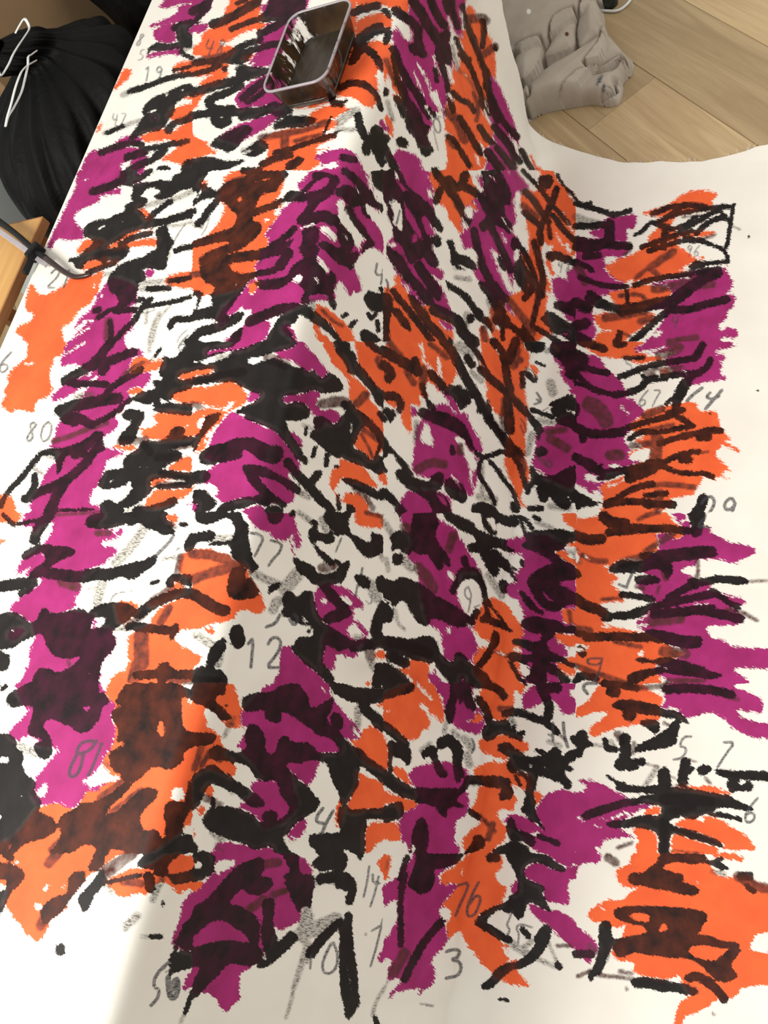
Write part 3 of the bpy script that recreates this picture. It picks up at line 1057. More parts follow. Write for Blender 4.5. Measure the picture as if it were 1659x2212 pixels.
K 104,4 112,0 146,0 142,5 150,10 148,14 152,18 140,19 136,16 128,14 122,8 116,10 112,12 108,8
O 142,4 150,1 154,5 152,10 146,7
b 3 146,12 152,13
g 9 124,14 118,24 110,34 100,44
g 4 108,0 116,2
k 3 156,10 160,11
k 8 166,22 163,30
g 4 141,40 156,38
n 2 152,32 155,31
O 156,36 166,32 166,58 158,54 154,49
K 148,54 154,54 166,54 166,62 150,64 144,64 143,60
k 3.5 131,61 136,60
K 0,92 4,87 12,86 20,90 24,96 32,94 36,84 40,83 44,88 56,86 70,83 78,88 80,94 78,102 84,100 90,98 92,90 80,91 76,86 86,80 100,78 114,79 118,86 110,94 100,99 96,102 98,108 101,114 96,120 90,126 86,134 84,148 25,148 28,144 32,138 36,134 44,136 48,139 58,136 66,130 70,126 70,123 58,126 52,126 44,120 40,114 38,108 36,104 28,106 22,110 16,112 10,118 0,120 0,116 8,110 0,112
W 10,100 12,100 13,104 10,103
W 14,114 22,110 30,108 28,114 24,118 16,130 10,128 7,120
W 6,121 14,117 20,116 26,119 24,130 14,148 0,148 0,136
k 7 0,124 4,132
K 0,122 7,121 9,130 4,138 0,136
W 96,102 104,102 114,104 116,112 113,122 116,128 108,138 98,140 94,148 86,148 86,134 92,124 101,115
W 80,92 90,90 92,92 88,98 78,102
M 80,93 84,94 81,100
W 74,139 78,138 80,143
b 3 58,126 60,132
g 9 84,78 88,62
g 3 76,66 88,64
n 1.5 95,78 98,71 104,69 114,68
g 4 80,84 90,80
O 94,148 98,140 112,136 110,110 114,104 128,100 136,84 150,76 166,70 166,100 150,106 152,112 160,118 166,120 166,148
O 126,82 140,72 150,64 150,58 156,60 160,66 148,74
b 5 130,76 148,64
b 6 156,38 152,56
k 8 120,88 130,80 142,74 154,70 166,70
b 7 110,98 124,88
b 7 146,82 138,96
k 7 112,98 124,100 140,101 150,102
k 4 152,98 148,108
g 6 98,100 112,100
b 14 122,108 122,130
b 10 118,132 114,148
K 138,130 144,129 148,134 154,138 154,141 146,142 140,148 134,140
k 7 118,140 140,140 166,140
b 6 146,146 166,146
W 150,106 156,100 166,101 166,119 156,114
@415,1107
M 46,0 86,0 88,6 92,16 94,28 92,32 88,28 84,20 80,26 72,22 64,16 56,14 50,6
w 2 86,20 90,34
m 1.5 84,22 88,36
K 64,0 78,0 78,6 72,10 66,8
K 2,0 40,0 44,8 49,10 48,22 50,30 52,40 58,47 52,52 46,48 40,44 34,38 32,28 36,22 38,14 34,6 28,4 20,8 12,10 4,8
k 8 0,22 16,20
g 7 18,22 36,22
k 3 16,27 36,26
W 8,30 20,28 32,28 36,34 26,36
O 0,32 12,31 24,34 32,38 46,46 50,54 58,64 60,74 64,82 58,88 48,84 38,84 34,94 12,96 10,100 0,100
b 9 0,36 14,36 28,40 40,44
b 9 40,46 24,50 10,54 0,58
O 0,42 6,40 12,41 6,48 0,50
K 34,48 46,46 45,62 52,64 58,66 57,72 46,75 36,75 30,70 32,56
b 8 38,52 40,68 52,68
O 46,50 52,54 46,58
K 44,62 50,56 56,56 58,62 50,65
W 46,46 54,52 62,60 64,68 58,72 58,66 52,60
k 9 0,70 10,76 20,82 28,85
b 4 6,74 18,80
n 0.8 30,88 35,94
g 7 52,52 64,58 74,62
K 66,64 76,60 76,64 70,68 66,70
n 2.5 50,18 56,18 62,22 58,30 54,38
n 2.5 68,24 78,27 76,34 70,40 66,46
g 12 80,66 90,54
k 3 86,2 87,0
g 5 92,0 100,6 106,10
K 101,8 106,6 108,9 107,16 116,20 120,16 122,20 122,26 116,27 112,24 104,24 108,30 118,38 124,44 118,46 108,34 102,24 100,16 106,12
k 3 124,42 132,48
K 86,38 94,42 104,46 108,52 116,54 124,52 128,46 135,41 136,46 130,60 124,62 116,62 104,62 100,56 92,52
b 8 112,48 122,46
g 5 114,50 122,56
K 113,6 116,0 138,0 134,10 136,18 144,22 150,26 155,26 154,16 162,20 166,20 166,32 160,36 156,39 150,38 144,34 140,24 132,18 124,20 120,14
g 6 112,6 116,18
O 140,0 156,0 166,8 166,14 156,13 144,11 141,8
b 4 150,0 166,4
n 1.8 129,22 124,34
g 5 160,30 166,42
K 140,54 148,54 153,58 153,66 148,66 142,60
n 2 147,48 146,54
n 2 143,62 141,72
K 158,56 166,54 166,70 160,68
g 9 154,62 160,74
n 1.2 152,70 156,76 153,80 150,76
M 106,66 116,62 124,62 136,68 148,78 149,83 142,84 138,92 146,96 153,106 148,112 140,116 142,120 134,124 124,122 124,128 122,138 112,132 113,122 114,108 120,100 110,92 106,82
W 110,74 114,72 118,80 112,80
W 126,70 136,74 138,80 132,82
W 132,102 140,94 146,102 150,106 142,112
W 138,82 150,83 156,94 155,106 148,100 140,92
k 8 110,58 116,66 124,76 132,84
K 118,86 130,82 138,85 136,90 126,94 116,96 112,92
K 78,70 84,68 92,74 96,68 104,68 105,78 110,92 120,100 130,106 142,114 140,118 128,120 124,118 116,112 113,122 112,130 120,138 124,148 120,148 112,142 100,132 92,124 86,120 85,114 92,108 104,108 106,102 98,92 92,86 80,84
k 9 82,86 92,86
g 8 70,84 72,76 80,76
K 76,84 88,82 96,94 102,98 92,96 84,90
n 3 76,88 72,96 64,99
n 3 84,92 88,98 92,92 88,88
W 94,100 100,96 104,106 98,106 90,110 88,116 82,114 84,104
k 2.5 101,102 101,103
M 76,116 85,115 88,122 100,132 110,140 118,148 70,148 72,142 76,138
M 126,120 134,116 144,120 140,126 132,124
b 9 132,112 120,112
k 9 140,116 150,114 166,112
g 6 142,108 148,110
b 9 152,114 154,124
k 9 166,80 158,100 160,106
g 6 157,94 160,106
O 158,119 166,119 166,126 159,126
g 6 154,128 158,136
k 8 162,134 160,148
O 148,148 154,144 154,148
k 10 39,102 40,112
K 32,104 38,100 44,104 46,112 40,116 34,114
g 8 4,106 14,112 22,118
K 24,110 28,108 30,116 26,122 18,134 12,134 14,120
g 12 22,122 20,130
O 0,121 8,124 6,130 0,138
K 0,138 10,132 24,136 30,142 32,148 0,148
b 7 0,144 24,146
O 10,98 20,102 18,108
T 12 42,134 26 6
@829,1107
M 24,0 60,10 66,40 62,70 84,100 80,124 62,124 50,110 40,100 30,60
O 76,92 92,72 120,92 122,148 80,148
M 106,22 150,20 166,60 166,100 140,148 118,148 120,90
W 0,6 8,0 14,4 17,12 12,16 6,8
g 6 0,8 8,20
M 14,0 44,0 46,8 54,10 62,14 68,26 74,36 80,44 88,54 80,50 66,50 62,56 58,66 62,70 66,80 56,76 44,70 40,58 32,48 24,42 20,34 26,30 24,20 16,12
K 26,0 40,0 48,8 44,18 46,26 56,38 58,48 50,42 42,34 34,36 28,36 22,28 24,14
b 8 18,12 26,18
k 6 36,24 48,46
b 8 60,20 56,32
b 10 30,48 38,56 42,66
W 11,31 16,28 20,34 12,34
k 5 69,40 72,48
K 4,22 12,16 20,16 24,24 24,36 16,34 12,30 6,34 8,26
W 0,18 6,22 8,40 8,50 0,54
K 8,36 16,36 16,44 8,46
g 8 16,40 24,48
g 4 2,40 4,50
W 10,48 22,52 28,62 20,58 10,60
K 0,56 10,60 14,56 24,58 28,64 27,60 36,64 44,72 56,78 66,84 76,92 80,96 76,98 70,98 62,99 52,94 40,92 38,98 30,96 24,86 16,78 10,82 0,72
K 0,82 8,82 8,92 4,96 0,94
W 0,72 6,76 8,82 2,80
k 3 3,79 4,81
W 10,80 16,74 22,82 26,92 36,98 42,96 50,104 52,122 46,112 36,108 26,108 16,108 4,104 0,100 0,96 8,94
g 3 10,84 12,96 18,101
M 40,90 48,92 60,98 70,100 78,106 82,118 78,124 78,132 68,124 62,122 60,130 52,126 52,120 50,104 40,96
W 53,99 58,98 58,106 54,103
K 0,106 10,108 24,110 38,106 44,110 48,120 54,128 60,130 62,121 68,122 76,132 82,134 94,146 97,148 60,148 48,136 42,130 34,130 24,126 12,122 0,118
b 10 6,112 24,116 38,122
b 8 8,124 18,130
k 8 6,124 18,130
O 0,120 4,124 0,126
K 0,128 10,134 20,142 24,148 0,148
O 14,134 22,136 22,126 40,130 40,134 38,148 26,148 24,142 16,138
M 38,138 44,132 46,142 56,148 42,148
W 40,129 46,129 44,140 38,138
M 66,142 70,144 68,148
W 70,94 74,96 80,104 92,112 92,116 82,118 78,106
W 64,20 74,20 80,24 76,27 72,30 68,26
W 76,34 82,34 86,44 92,54 98,66 104,76 92,72 88,60 82,50
W 46,4 58,8 62,12 54,11
K 50,0 62,2 76,8 80,14 92,20 104,24 110,26 113,34 106,34 100,30 90,32 100,36 108,42 112,54 116,60 112,58 104,46 98,40 100,52 96,56 90,50 86,40 82,34 74,34 72,28 82,26 78,20 68,16 60,10 54,6
W 60,0 74,0 84,4 86,14 80,12 74,6
K 84,0 94,0 106,4 115,2 117,10 112,13 106,12 100,8 96,10 98,20 90,18 86,10
W 88,4 96,4 98,14 96,18 90,10
W 102,10 112,13 118,10 116,0 150,0 156,6 154,16 140,16 134,16 128,14 122,18 120,22 110,21 102,24
k 3 118,4 124,8 128,14
k 2 118,6 122,18
k 3 130,4 134,6
g 4 132,8 146,14
K 92,30 102,36 110,50 108,52 100,46 96,54 92,52 86,44
W 100,38 118,34 121,40 120,48 116,54 110,50 108,42
W 96,54 104,50 112,58 116,60 106,66 100,66
g 6 90,54 98,66 102,72
k 7 103,62 104,66
k 3 119,42 120,45
k 1.5 112,48 114,50
M 105,24 114,21 121,22 124,17 132,28 144,36 140,48 132,50 124,60 126,70 136,74 140,84 148,92 136,88 120,94 121,80 116,62 116,50 122,46 122,36 112,32 106,30
M 104,66 110,60 116,62 118,76 110,74
K 122,18 130,16 138,16 150,14 158,16 166,18 166,24 158,26 154,32 146,34 154,40 166,50 166,58 156,58 150,62 166,72 166,78 156,80 150,86 140,84 132,76 126,66 124,58 132,50 140,46 148,44 136,36 126,32 118,28 124,26
K 116,66 124,72 132,82 140,88 130,86 122,78
M 150,58 164,62 166,66 152,62
M 136,66 142,72 148,78 140,76
W 54,50 60,52 62,60 58,60
K 56,66 62,60 62,52 70,47 80,48 84,54 88,64 90,74 98,84 106,94 113,100 110,104 98,98 86,98 82,92 88,88 86,76 84,64 78,57 70,57 64,64 60,72
W 62,70 66,60 72,57 80,58 84,66 84,80 82,88 76,92 70,86 66,80
b 4 82,50 86,62
n 1.5 73,64 70,66 70,72 74,76 76,72 73,64
n 1.5 75,76 73,86
n 1.5 78,82 83,80
k 5 80,86 78,90
g 3 80,88 84,84
O 91,72 104,78 112,88 120,98 122,108 116,106 110,102 104,94 98,86 92,80
O 90,80 98,88 102,94 94,92 91,86
O 78,98 86,94 96,98 112,106 112,116 106,124 116,140 120,148 98,148 90,140 84,136 92,128 78,134 76,124 82,119 92,118 92,112 84,106
W 104,76 112,80 120,80 121,92 118,97 112,90
K 94,102 100,104 99,114 94,120 92,126 84,134 78,134 86,124 92,114
b 3 96,120 106,124
W 97,119 106,122 106,124 98,122
K 120,92 130,90 140,92 150,94 156,98 166,100 166,104 150,104 144,108 140,112 142,118 150,124 166,130 166,136 152,130 140,128 150,134 160,144 164,148 158,148 146,140 140,136 140,148 124,146 120,138 122,132 116,128 108,128 107,122 112,120 120,124 132,122 120,116 112,114 111,110 120,110 134,113 138,104 128,104 118,98
M 120,104 136,104 136,112 124,110
M 144,110 150,110 158,118 160,124 150,124 141,118
W 112,116 118,117 118,122 112,120
W 117,128 124,132 128,138 122,144 116,136
M 124,128 130,130 128,136 124,133
k 3 110,130 116,142 122,148
O 146,104 152,103 158,106 166,104 166,116 158,116 150,112
W 150,108 158,116 166,117 166,124 160,122
O 156,126 166,124 166,130 160,130
O 152,84 158,82 166,84 166,98 156,96 154,90
b 4 160,86 162,96
O 146,34 154,32 166,38 166,48 156,42
O 158,26 166,25 166,30 160,29
W 156,30 166,30 166,42 160,40
g 4 160,34 166,35
O 156,0 166,0 166,18 160,12 154,4
O 148,128 156,130 166,138 166,142 152,138
M 140,138 150,140 154,148 144,148
@1244,1107
O 0,4 20,4 26,0 76,0 82,6 86,10 100,14 96,22 88,24 80,20 70,20 72,34 60,40 36,40 26,52 36,54 36,60 30,60 36,68 42,74 40,78 22,78 20,80 26,86 22,96 36,100 60,104 80,114 84,118 96,122 94,126 70,132 78,134 72,140 76,148 24,148 0,130 0,120 16,116 0,112
W 0,0 20,0 18,5 0,5
M 80,0 90,0 98,10 100,14 112,12 122,10 114,14 120,20 132,26 146,28 156,33 152,38 138,42 144,48 132,42 120,40 110,42 102,46 88,51 102,56 98,62 112,60 118,64 112,68 122,70 136,72 147,76 145,79 132,80 144,90 142,97 122,98 112,96 113,106 130,112 134,116 150,117 166,121 166,136 150,134 138,134 136,138 146,142 152,148 100,148 80,146 64,134 88,126 98,120 80,114 62,104 50,96 62,86 70,76 58,70 52,62 60,58 70,56 56,52 62,38 74,28 68,18 78,18 96,18
O 82,18 92,17 94,19 88,24 82,21
O 58,36 70,28 72,33 66,36
k 9 24,4 30,9 42,10
k 6 28,17 44,16 62,14 80,14 96,16
k 6 30,10 50,13 66,14
b 4 54,6 62,2 72,0
k 9 104,0 106,8 104,16
w 2.5 92,8 98,4
K 94,0 112,0 110,12 108,18 102,18 100,10
W 92,0 96,0 94,3
W 114,0 166,0 166,18 140,16 116,14 112,8
k 8 0,20 10,24 22,23
b 6 84,18 72,26 60,34
k 6 58,38 76,36 92,34 110,32 118,33
k 4 60,42 84,40 104,38 120,36
b 9 40,44 62,38
K 28,48 38,41 50,42 66,44 74,42 82,44 84,52 78,58 76,50 66,48 58,52 46,52 30,52
b 7 74,44 78,56
K 50,56 60,54 72,56 73,60 64,62 54,62
b 3 72,64 70,70
W 36,52 44,52 50,53 52,58 50,64 52,68 42,69 36,70 37,64 28,60 36,59
k 3 44,46 48,48
n 2.5 50,50 46,58 44,64
n 2.5 37,62 44,65
b 4 52,64 58,66
g 7 0,34 2,42
W 0,31 3,34 3,44 0,44
b 5 6,37 16,42 26,42
W 8,36 14,42 8,40
W 23,46 28,44 29,48 25,48
k 5 0,52 2,54
k 5 40,71 52,72 66,75
b 3 22,75 40,74
W 22,78 32,76 40,78 44,84 38,87 30,88 24,84
k 8 0,74 8,81 20,84 28,90
K 20,84 26,88 38,86 48,85 60,80 66,82 60,88 48,92 36,92 28,92 22,94
k 6 64,82 82,78 98,74 114,71 120,70
k 6 80,74 90,68 100,63 112,59
k 6 100,60 112,60 122,57 132,58 146,60
b 3 144,60 156,59 166,59
W 106,40 120,40 138,44 152,46 166,44 166,56 140,56 124,53 112,57 104,58 102,52 104,44
b 5 105,42 104,58
W 88,51 98,46 104,46 103,56
k 5 118,68 128,75 140,82
b 4 136,86 148,88 154,92
W 124,62 166,60 166,118 150,116 134,114 130,111 114,106 113,98 124,99 142,97 146,90 150,84 146,78 147,75 132,72 122,68
b 4 130,84 142,85 156,93
k 7 68,88 90,86 106,84 122,87 142,92
k 4 106,82 118,82
W 98,79 116,78 108,81
b 9 66,94 90,92
k 7 10,108 30,107 50,108 66,108
b 6 0,100 12,102
k 4 0,104 8,105
b 4 34,112 56,116
k 10 64,106 78,108 92,112 104,112
b 10 76,120 94,122
w 3 24,98 36,97 44,99
w 2 52,98 62,97
w 1.5 57,92 62,88
w 1.5 54,104 60,104
W 54,121 58,118 59,124 54,125
K 50,128 56,125 66,128 76,125 92,128 106,132 118,138 128,140 118,144 104,142 88,140 76,138 66,140 56,145 48,147 44,143 48,139 58,136 72,135 70,130
w 2 70,132 78,135
W 70,142 77,142 76,145
b 6 80,146 110,146
k 6 4,118 6,122
W 0,116 8,116 8,121 0,121
b 5 0,132 14,138 30,143 46,148
k 5 0,146 8,140 18,144
K 0,140 8,138 18,140 16,146 6,144 0,148
n 2 22,126 10,126 10,131 20,132 23,126
n 2 23,126 20,138 16,146
@0,1476
M 13,0 86,0 90,8 100,20 96,34 102,40 100,48 98,56 92,62 84,74 78,80 70,84 76,90 104,84 98,88 88,92 82,100 75,90 70,104 66,112 58,106 50,103 36,106 30,100 27,94 30,90 32,80 44,66 54,56 30,52 15,50 6,43 20,30 26,22 22,22 14,4
O 94,0 166,0 166,148 0,148 8,138 18,128 30,112 36,106 46,103 54,104 64,109 68,104 76,90 82,94 90,86 100,84 104,82 96,78 88,70 90,62 96,56 100,40 96,28 100,20 90,10 92,4
W 86,0 94,0 92,6 88,4
K 25,0 84,0 86,6 84,9 90,8 95,16 88,20 86,30 80,38 72,43 65,41 62,36 52,34 47,30 40,31 36,37 42,44 45,54 44,63 40,66 34,64 30,54 34,54 36,48 24,44 28,30 30,20 24,18 10,21 5,15 8,8 20,4
M 70,20 78,19 77,24 69,23
g 5 6,14 28,18
k 3 2,5 5,2
W 14,52 22,44 32,48 35,54 24,57 20,56
g 9 16,54 30,60
k 9 34,56 40,60
K 0,46 7,43 14,50 13,56 20,60 19,72 21,76 26,81 30,86 30,94 36,102 32,112 40,114 49,121 49,126 40,133 20,138 10,148 0,148
W 0,64 8,62 8,70 0,71
W 20,70 26,64 34,66 44,65 32,74 28,82 22,80
W 30,96 40,83 42,92 36,100
k 1.2 0,0 0,1
w 2 18,98 18.5,98
W 0,110 2,112 2,118 0,130
g 4 1,120 1,140
O 6,142 14,132 10,140 4,148
b 8 4,148 14,136 20,130
K 108,0 155,0 157,8 156,24 158,40 166,44 166,54 158,58 158,68 148,74 138,72 130,72 116,86 106,84 104,78 96,74 94,60 104,56 108,48 100,52 104,40 96,30 97,24 106,20 100,18 102,10 108,4
O 134,38 139,30 144,40 142,46 138,46
O 104,54 108,47 107,56
b 9 120,10 150,10
b 10 148,20 146,40
b 10 104,24 106,36
b 7 122,28 130,44
k 7 166,10 154,6
k 12 152,60 150,66
b 5 108,58 124,60
K 50,120 54,114 66,108 70,103 78,104 94,97 104,88 116,84 110,92 96,106 86,116 100,112 112,100 124,90 137,92 134,100 122,110 120,120 124,128 136,126 139,136 150,136 158,130 166,132 166,148 108,148 110,144 94,142 92,148 82,148 84,140 70,138 58,148 40,148 54,132
b 9 46,144 58,132 70,122
b 9 122,94 104,108 90,118
b 6 56,118 74,106
b 10 88,100 108,86
O 93,144 98,142 108,146 108,148 92,148
k 4 18,120 30,112 44,118
K 143,104 150,101 160,104 164,112 158,118 158,130 150,136 141,140 144,124 142,116
W 148,90 156,89 160,96 158,102 149,102
k 6 166,88 162,104 166,106
O 140,134 144,124 144,134
n 3 84,50 72,50 67,56 66,62 78,58 83,50
n 3 66,62 60,74 60,81 66,80 70,72 72,62
n 3 88,52 84,62 80,72 76,80
g 5 90,68 94,72
W 76,84 84,78 92,78 100,80 104,84 90,86 78,87
@415,1476
O 0,0 34,0 40,14 44,24 42,34 46,40 36,46 28,48 24,44 26,54 30,58 22,60 38,70 36,82 24,76 14,72 0,82
K 0,0 30,0 28,10 22,10 18,13 24,20 36,30 28,32 22,30 10,18 0,15
O 0,16 10,20 10,36 20,42 26,52 12,46 0,44
k 1.5 29.5,19.5 30,19.5
K 0,43 16,43 21,46 18,52 8,54 0,52
b 6 8,56 2,74
b 5 14,60 8,72
W 35,0 70,0 68,8 46,10 42,14 42,26 40,14
W 10,20 16,22 24,30 30,36 34,38 46,38 46,46 40,56 28,58 26,48 18,40 12,38
g 4 36,30 28,46
b 3 30,34 36,36
M 69,0 120,0 118,8 122,14 130,24 140,34 146,42 146,48 132,48 120,44 132,60 108,60 110,66 104,88 100,88 92,84 84,72 86,90 92,104 86,112 78,120 74,120 64,126 60,122 54,112 40,108 42,104 54,98 50,88 56,84 66,82 72,86 62,80 54,68 40,56 42,50 50,40 42,36 42,26 46,23
w 2 112,4 116,8
W 84,80 92,84 94,92 90,90
K 43,13 50,9 68,8 76,3 90,0 94,4 100,10 101,22 110,20 118,14 122,12 120,24 114,32 122,38 134,50 140,56 145,62 146,66 144,76 144,84 140,92 134,104 128,104 126,92 119,80 118,70 110,66 98,66 94,70 88,68 80,68 84,76 92,84 100,90 104,96 110,100 109,106 104,114 94,118 82,131 76,132 88,148 74,148 68,140 54,144 46,138 34,136 22,130 10,124 10,114 16,108 28,106 46,110 56,118 62,122 61,112 70,109 74,114 73,119 80,116 86,106 78,98 74,88 72,82 62,85 54,80 50,72 44,70 36,66 38,60 48,57 46,46 48,36 54,35 60,40 63,48 62,58 70,62 74,54 75,48 82,45 86,52 96,51 104,54 108,61 130,60 120,46 108,45 102,38 90,30 80,24 76,24 77,34 64,32 63,22 50,24 44,22
k 9 124,30 126,36
g 5 138,38 144,46
K 14,58 22,53 30,58 38,60 38,70 28,66 16,66
b 6 18,58 24,66
K 0,82 10,73 18,70 26,76 34,82 46,90 56,97 62,102 62,107 52,107 46,103 40,96 30,92 22,88 16,86 10,94 6,106 0,112
O 10,92 16,87 18,92 26,98 24,100 12,96
b 7 8,98 24,104
g 4 36,90 34,96
W 37,72 49,70 52,80 54,88 46,88 38,84
W 18,92 22,88 30,94 44,102 38,108 24,102 18,98
k 4 18,100 18,110
W 0,114 4,109 8,116 10,124 20,130 24,130 22,136 14,144 8,148 4,140 4,132
O 4,106 12,106 10,114 6,112
O 0,120 4,130 0,134
K 0,136 5,140 4,148 0,148
g 7 18,128 26,136
M 14,146 22,138 32,137 36,140 46,139 54,144 68,140 74,148 14,148
g 3 20,140 26,144
k 3 8,146 12,148
W 102,86 110,74 117,70 120,82 126,92 128,102 120,110 112,106 110,100 104,96 101,92
W 106,110 112,106 122,108 124,120 130,126 128,130 104,130 100,136 96,144 86,144 84,132 96,116 100,114
M 82,130 90,120 98,116 98,126 92,132 86,140
w 3 86,134 92,138
n 3 113,108 108,114 107,120 114,121
n 3 122,110 116,120 112,130
O 124,108 128,100 130,108 128,122 124,124
K 101,132 106,130 130,130 126,120 126,110 132,103 136,108 136,114 150,116 151,124 149,134 149,148 112,148 106,144 102,140
W 130,143 136,143 139,148 130,148
W 132,0 150,0 154,4 140,4
K 118,0 130,0 136,4 150,4 166,6 166,16 154,17 152,20 162,28 166,32 166,44 160,40 152,30 146,26 144,16 136,16 126,10 120,6
O 150,0 154,0 154,2 150,2
W 122,12 126,9 134,16 143,17 144,24 146,30 156,36 148,38 146,42 140,34 130,26 129,20
g 6 143,22 143,36
w 4 140,40 144,46
W 156,21 166,20 166,26 160,25
O 160,18 166,16 166,20 162,20
O 146,42 156,36 166,46 166,76 150,68 146,62 140,54 136,48 144,50
O 164,27 166,26 166,30
k 9 142,60 152,70 166,80
O 142,76 154,82 166,88 166,109 150,109 136,112 134,104 140,94 144,84
k 8 136,114 150,113 166,112
O 150,124 154,121 166,120 166,140 158,140 150,146 149,136
W 150,148 158,140 163,136 166,137 166,148
@829,1476
O 0,20 0,12 10,6 30,0 44,0 46,8 50,14 52,26 52,32 48,36 44,30 40,38 34,40 30,48 20,49 14,44 0,32
K 0,0 24,0 27,5 22,8 0,15
w 3 28,0 38,10 41,14
W 0,22 6,24 0,26
W 30,16 36,18 40,26 46,28 50,36 56,44 60,40 66,42 72,44 82,44 82,60 92,64 100,66 101,69 94,67 78,74 76,80 70,74 64,70 40,68 20,75 8,68 7,64 18,70 24,62 20,50 30,48 34,40 40,38 38,26 31,22
M 42,0 76,0 78,6 76,14 82,22 88,30 86,40 82,44 72,42 64,38 60,36 56,30 52,22 50,10 46,6
O 84,4 90,0 122,0 121,8 114,10 113,20 110,22 108,30 104,32 94,32 90,26 84,20 82,14
W 76,6 82,2 84,6 80,12 77,10
W 112,5 116,6 119,16 124,22 132,20 139,16 140,24 150,14 152,26 166,29 166,58 160,66 156,74 166,78 166,94 152,91 148,94 140,95 136,90 130,90 132,80 126,60 128,48 120,40 110,34 112,22
M 120,10 130,2 134,0 166,0 166,24 156,28 152,22 148,15 142,14 138,16 133,18 126,22 122,22 119,14
K 57,0 74,0 76,12 80,20 78,24 72,22 68,12 66,20 64,6 62,18 60,32 57,36 53,28 54,18 58,10
g 4 54,34 52,42
k 6 76,0 92,2 100,6 104,11
k 6 82,14 88,22 91,32
O 64,24 80,24 88,30 80,36 72,32
M 62,24 76,20 80,30 66,34
K 85,40 90,34 104,32 108,32 110,40 114,44 120,46 119,50 110,46 102,44 96,46 93,51 88,49 86,46
k 3 112,38 112,42
k 4 117,44 120,43
b 5 100,22 110,22
k 6 105,26 114,24 124,28 130,30
k 5 130,30 140,34 150,42
b 3 150,42 157,49
g 6 108,26 112,36
k 7 134,0 139,10 143,20 142,28 140,32
k 8 138,4 150,4
n 2.5 146,34 146,50
n 3 155,34 156,46 159,55
n 2 142,44 146,46
g 4 142,50 152,54
W 160,6 166,3 166,16 162,12
O 82,48 92,50 100,43 110,46 120,50 126,52 124,58 120,60 110,56 104,56 108,64 104,66 96,64 88,60 83,58
O 78,73 94,67 101,70 108,66 112,76 118,78 126,80 128,86 124,94 116,90 112,84 112,96 116,104 110,112 104,108 98,110 100,118 107,126 104,136 98,140 90,148 76,148 68,142 70,132 76,126 84,122 82,114 74,110 80,104 78,100 84,88 90,84 78,80
K 98,58 100,52 108,52 113,56 120,60 122,64 132,64 138,62 144,58 148,55 152,58 155,64 160,58 166,57 166,66 160,68 157,70 164,73 162,76 155,74 156,80 162,86 162,90 158,92 154,86 146,84 138,80 132,80 131,92 130,112 138,118 144,126 150,132 157,140 156,142 146,138 140,128 132,120 126,118 122,112 118,111 121,104 122,94 126,80 124,76 118,74 112,78 108,76 106,70 110,66 104,60
W 124,69 130,70 128,74 124,72
W 137,71 143,74 142,76
k 3 118,77 126,84
k 2 114,80 118,88
k 3 132,58 138,60
k 6 164,48 166,50
W 110,90 120,90 124,96 120,106 118,112 110,110 116,100 112,96
O 128,92 134,94 138,98 132,106 130,100
M 130,112 134,104 140,96 150,92 166,95 166,148 140,148 124,138 120,130 104,120 104,114 120,114 132,122 140,128
K 108,116 112,118 114,126 120,128 128,132 132,136 130,140 126,141 122,136 110,136 106,126
w 3 128,130 132,130
k 4 134,132 150,138
K 104,140 112,136 122,140 130,148 90,148 98,142
W 98,110 104,108 112,110 118,113 106,114 104,120 100,118
M 21,77 28,72 42,69 54,67 62,70 74,76 72,84 68,90 73,96 74,106 70,116 62,120 60,136 66,144 64,148 36,148 26,148 20,142 14,132 14,122 16,112 24,104 32,100 28,90 24,86
K 72,79 76,80 108,81 110,88 112,94 110,100 104,100 100,102 100,94 106,91 98,90 84,88 76,86 70,92 64,98 62,102 72,108 64,106 54,108 54,116 50,114 44,106 36,104 28,100 26,90 40,91 60,91 66,92
g 5 73,84 80,88
W 74,90 83,88 80,98 78,104 74,108 72,94
k 4 74,110 82,116
b 4 82,114 90,122 96,128
b 6 94,122 90,134
K 66,146 76,140 78,132 84,131 88,136 86,142 80,144 70,148
W 62,118 72,114 74,122 76,126 69,132 68,142 64,140 62,130
w 3 76,118 82,120
K 45,50 50,46 58,44 64,50 68,56 68,66 66,70 70,80 66,82 66,86 62,86 60,72 60,58 56,54 48,57
g 5 60,42 64,46
g 7 70,48 76,56
g 7 72,62 74,70
n 2 76,48 79,54 76,60
W 45,60 50,56 59,56 60,66 50,66
K 32,60 40,54 45,55 46,64 52,74 56,80 50,82 46,78 42,66 39,62 34,66
g 4 32,58 40,52
k 7 0,36 10,44 18,52
K 16,48 22,56 24,64 21,72 17,66 12,64 8,63 6,60 10,54
K 2,52 8,49 14,58 8,62 6,66 8,76 4,78 4,64
O 0,44 4,52 4,76 0,76
O 7,72 14,72 20,78 26,90 10,80
W 8,66 13,64 16,70 20,76 10,72
k 11 0,80 10,88 20,94 28,98 38,98
O 0,92 14,98 30,102 28,108 16,112 12,102 0,106
K 0,108 8,104 14,102 18,108 16,116 8,118 0,122
O 0,121 12,120 16,130 14,136 8,136 0,134
W 0,134 6,138 12,138 20,136 20,142 26,148 8,148 2,144
K 30,117 34,116 38,124 38,138 36,148 22,148 24,138 26,126
W 24,138 28,141 26,146 23,142
@1244,1476
W 0,0 20,0 12,10 4,18 0,20
O 12,14 20,2 28,0 56,0 60,4 70,10 76,12 74,18 70,20 74,30 66,34 54,36 42,36 28,41 12,47 12,38 30,26 20,24 0,30 0,24 6,18
M 76,4 84,0 140,0 136,4 142,6 155,9 162,18 160,26 150,25 138,21 140,28 156,34 166,40 166,49 156,48 146,44 136,38 130,32 122,26 114,25 104,28 96,30 90,26 82,22 74,22 78,14 76,10
n 3 18,0 8,0 6,4 10,9
k 8 30,7 34,8
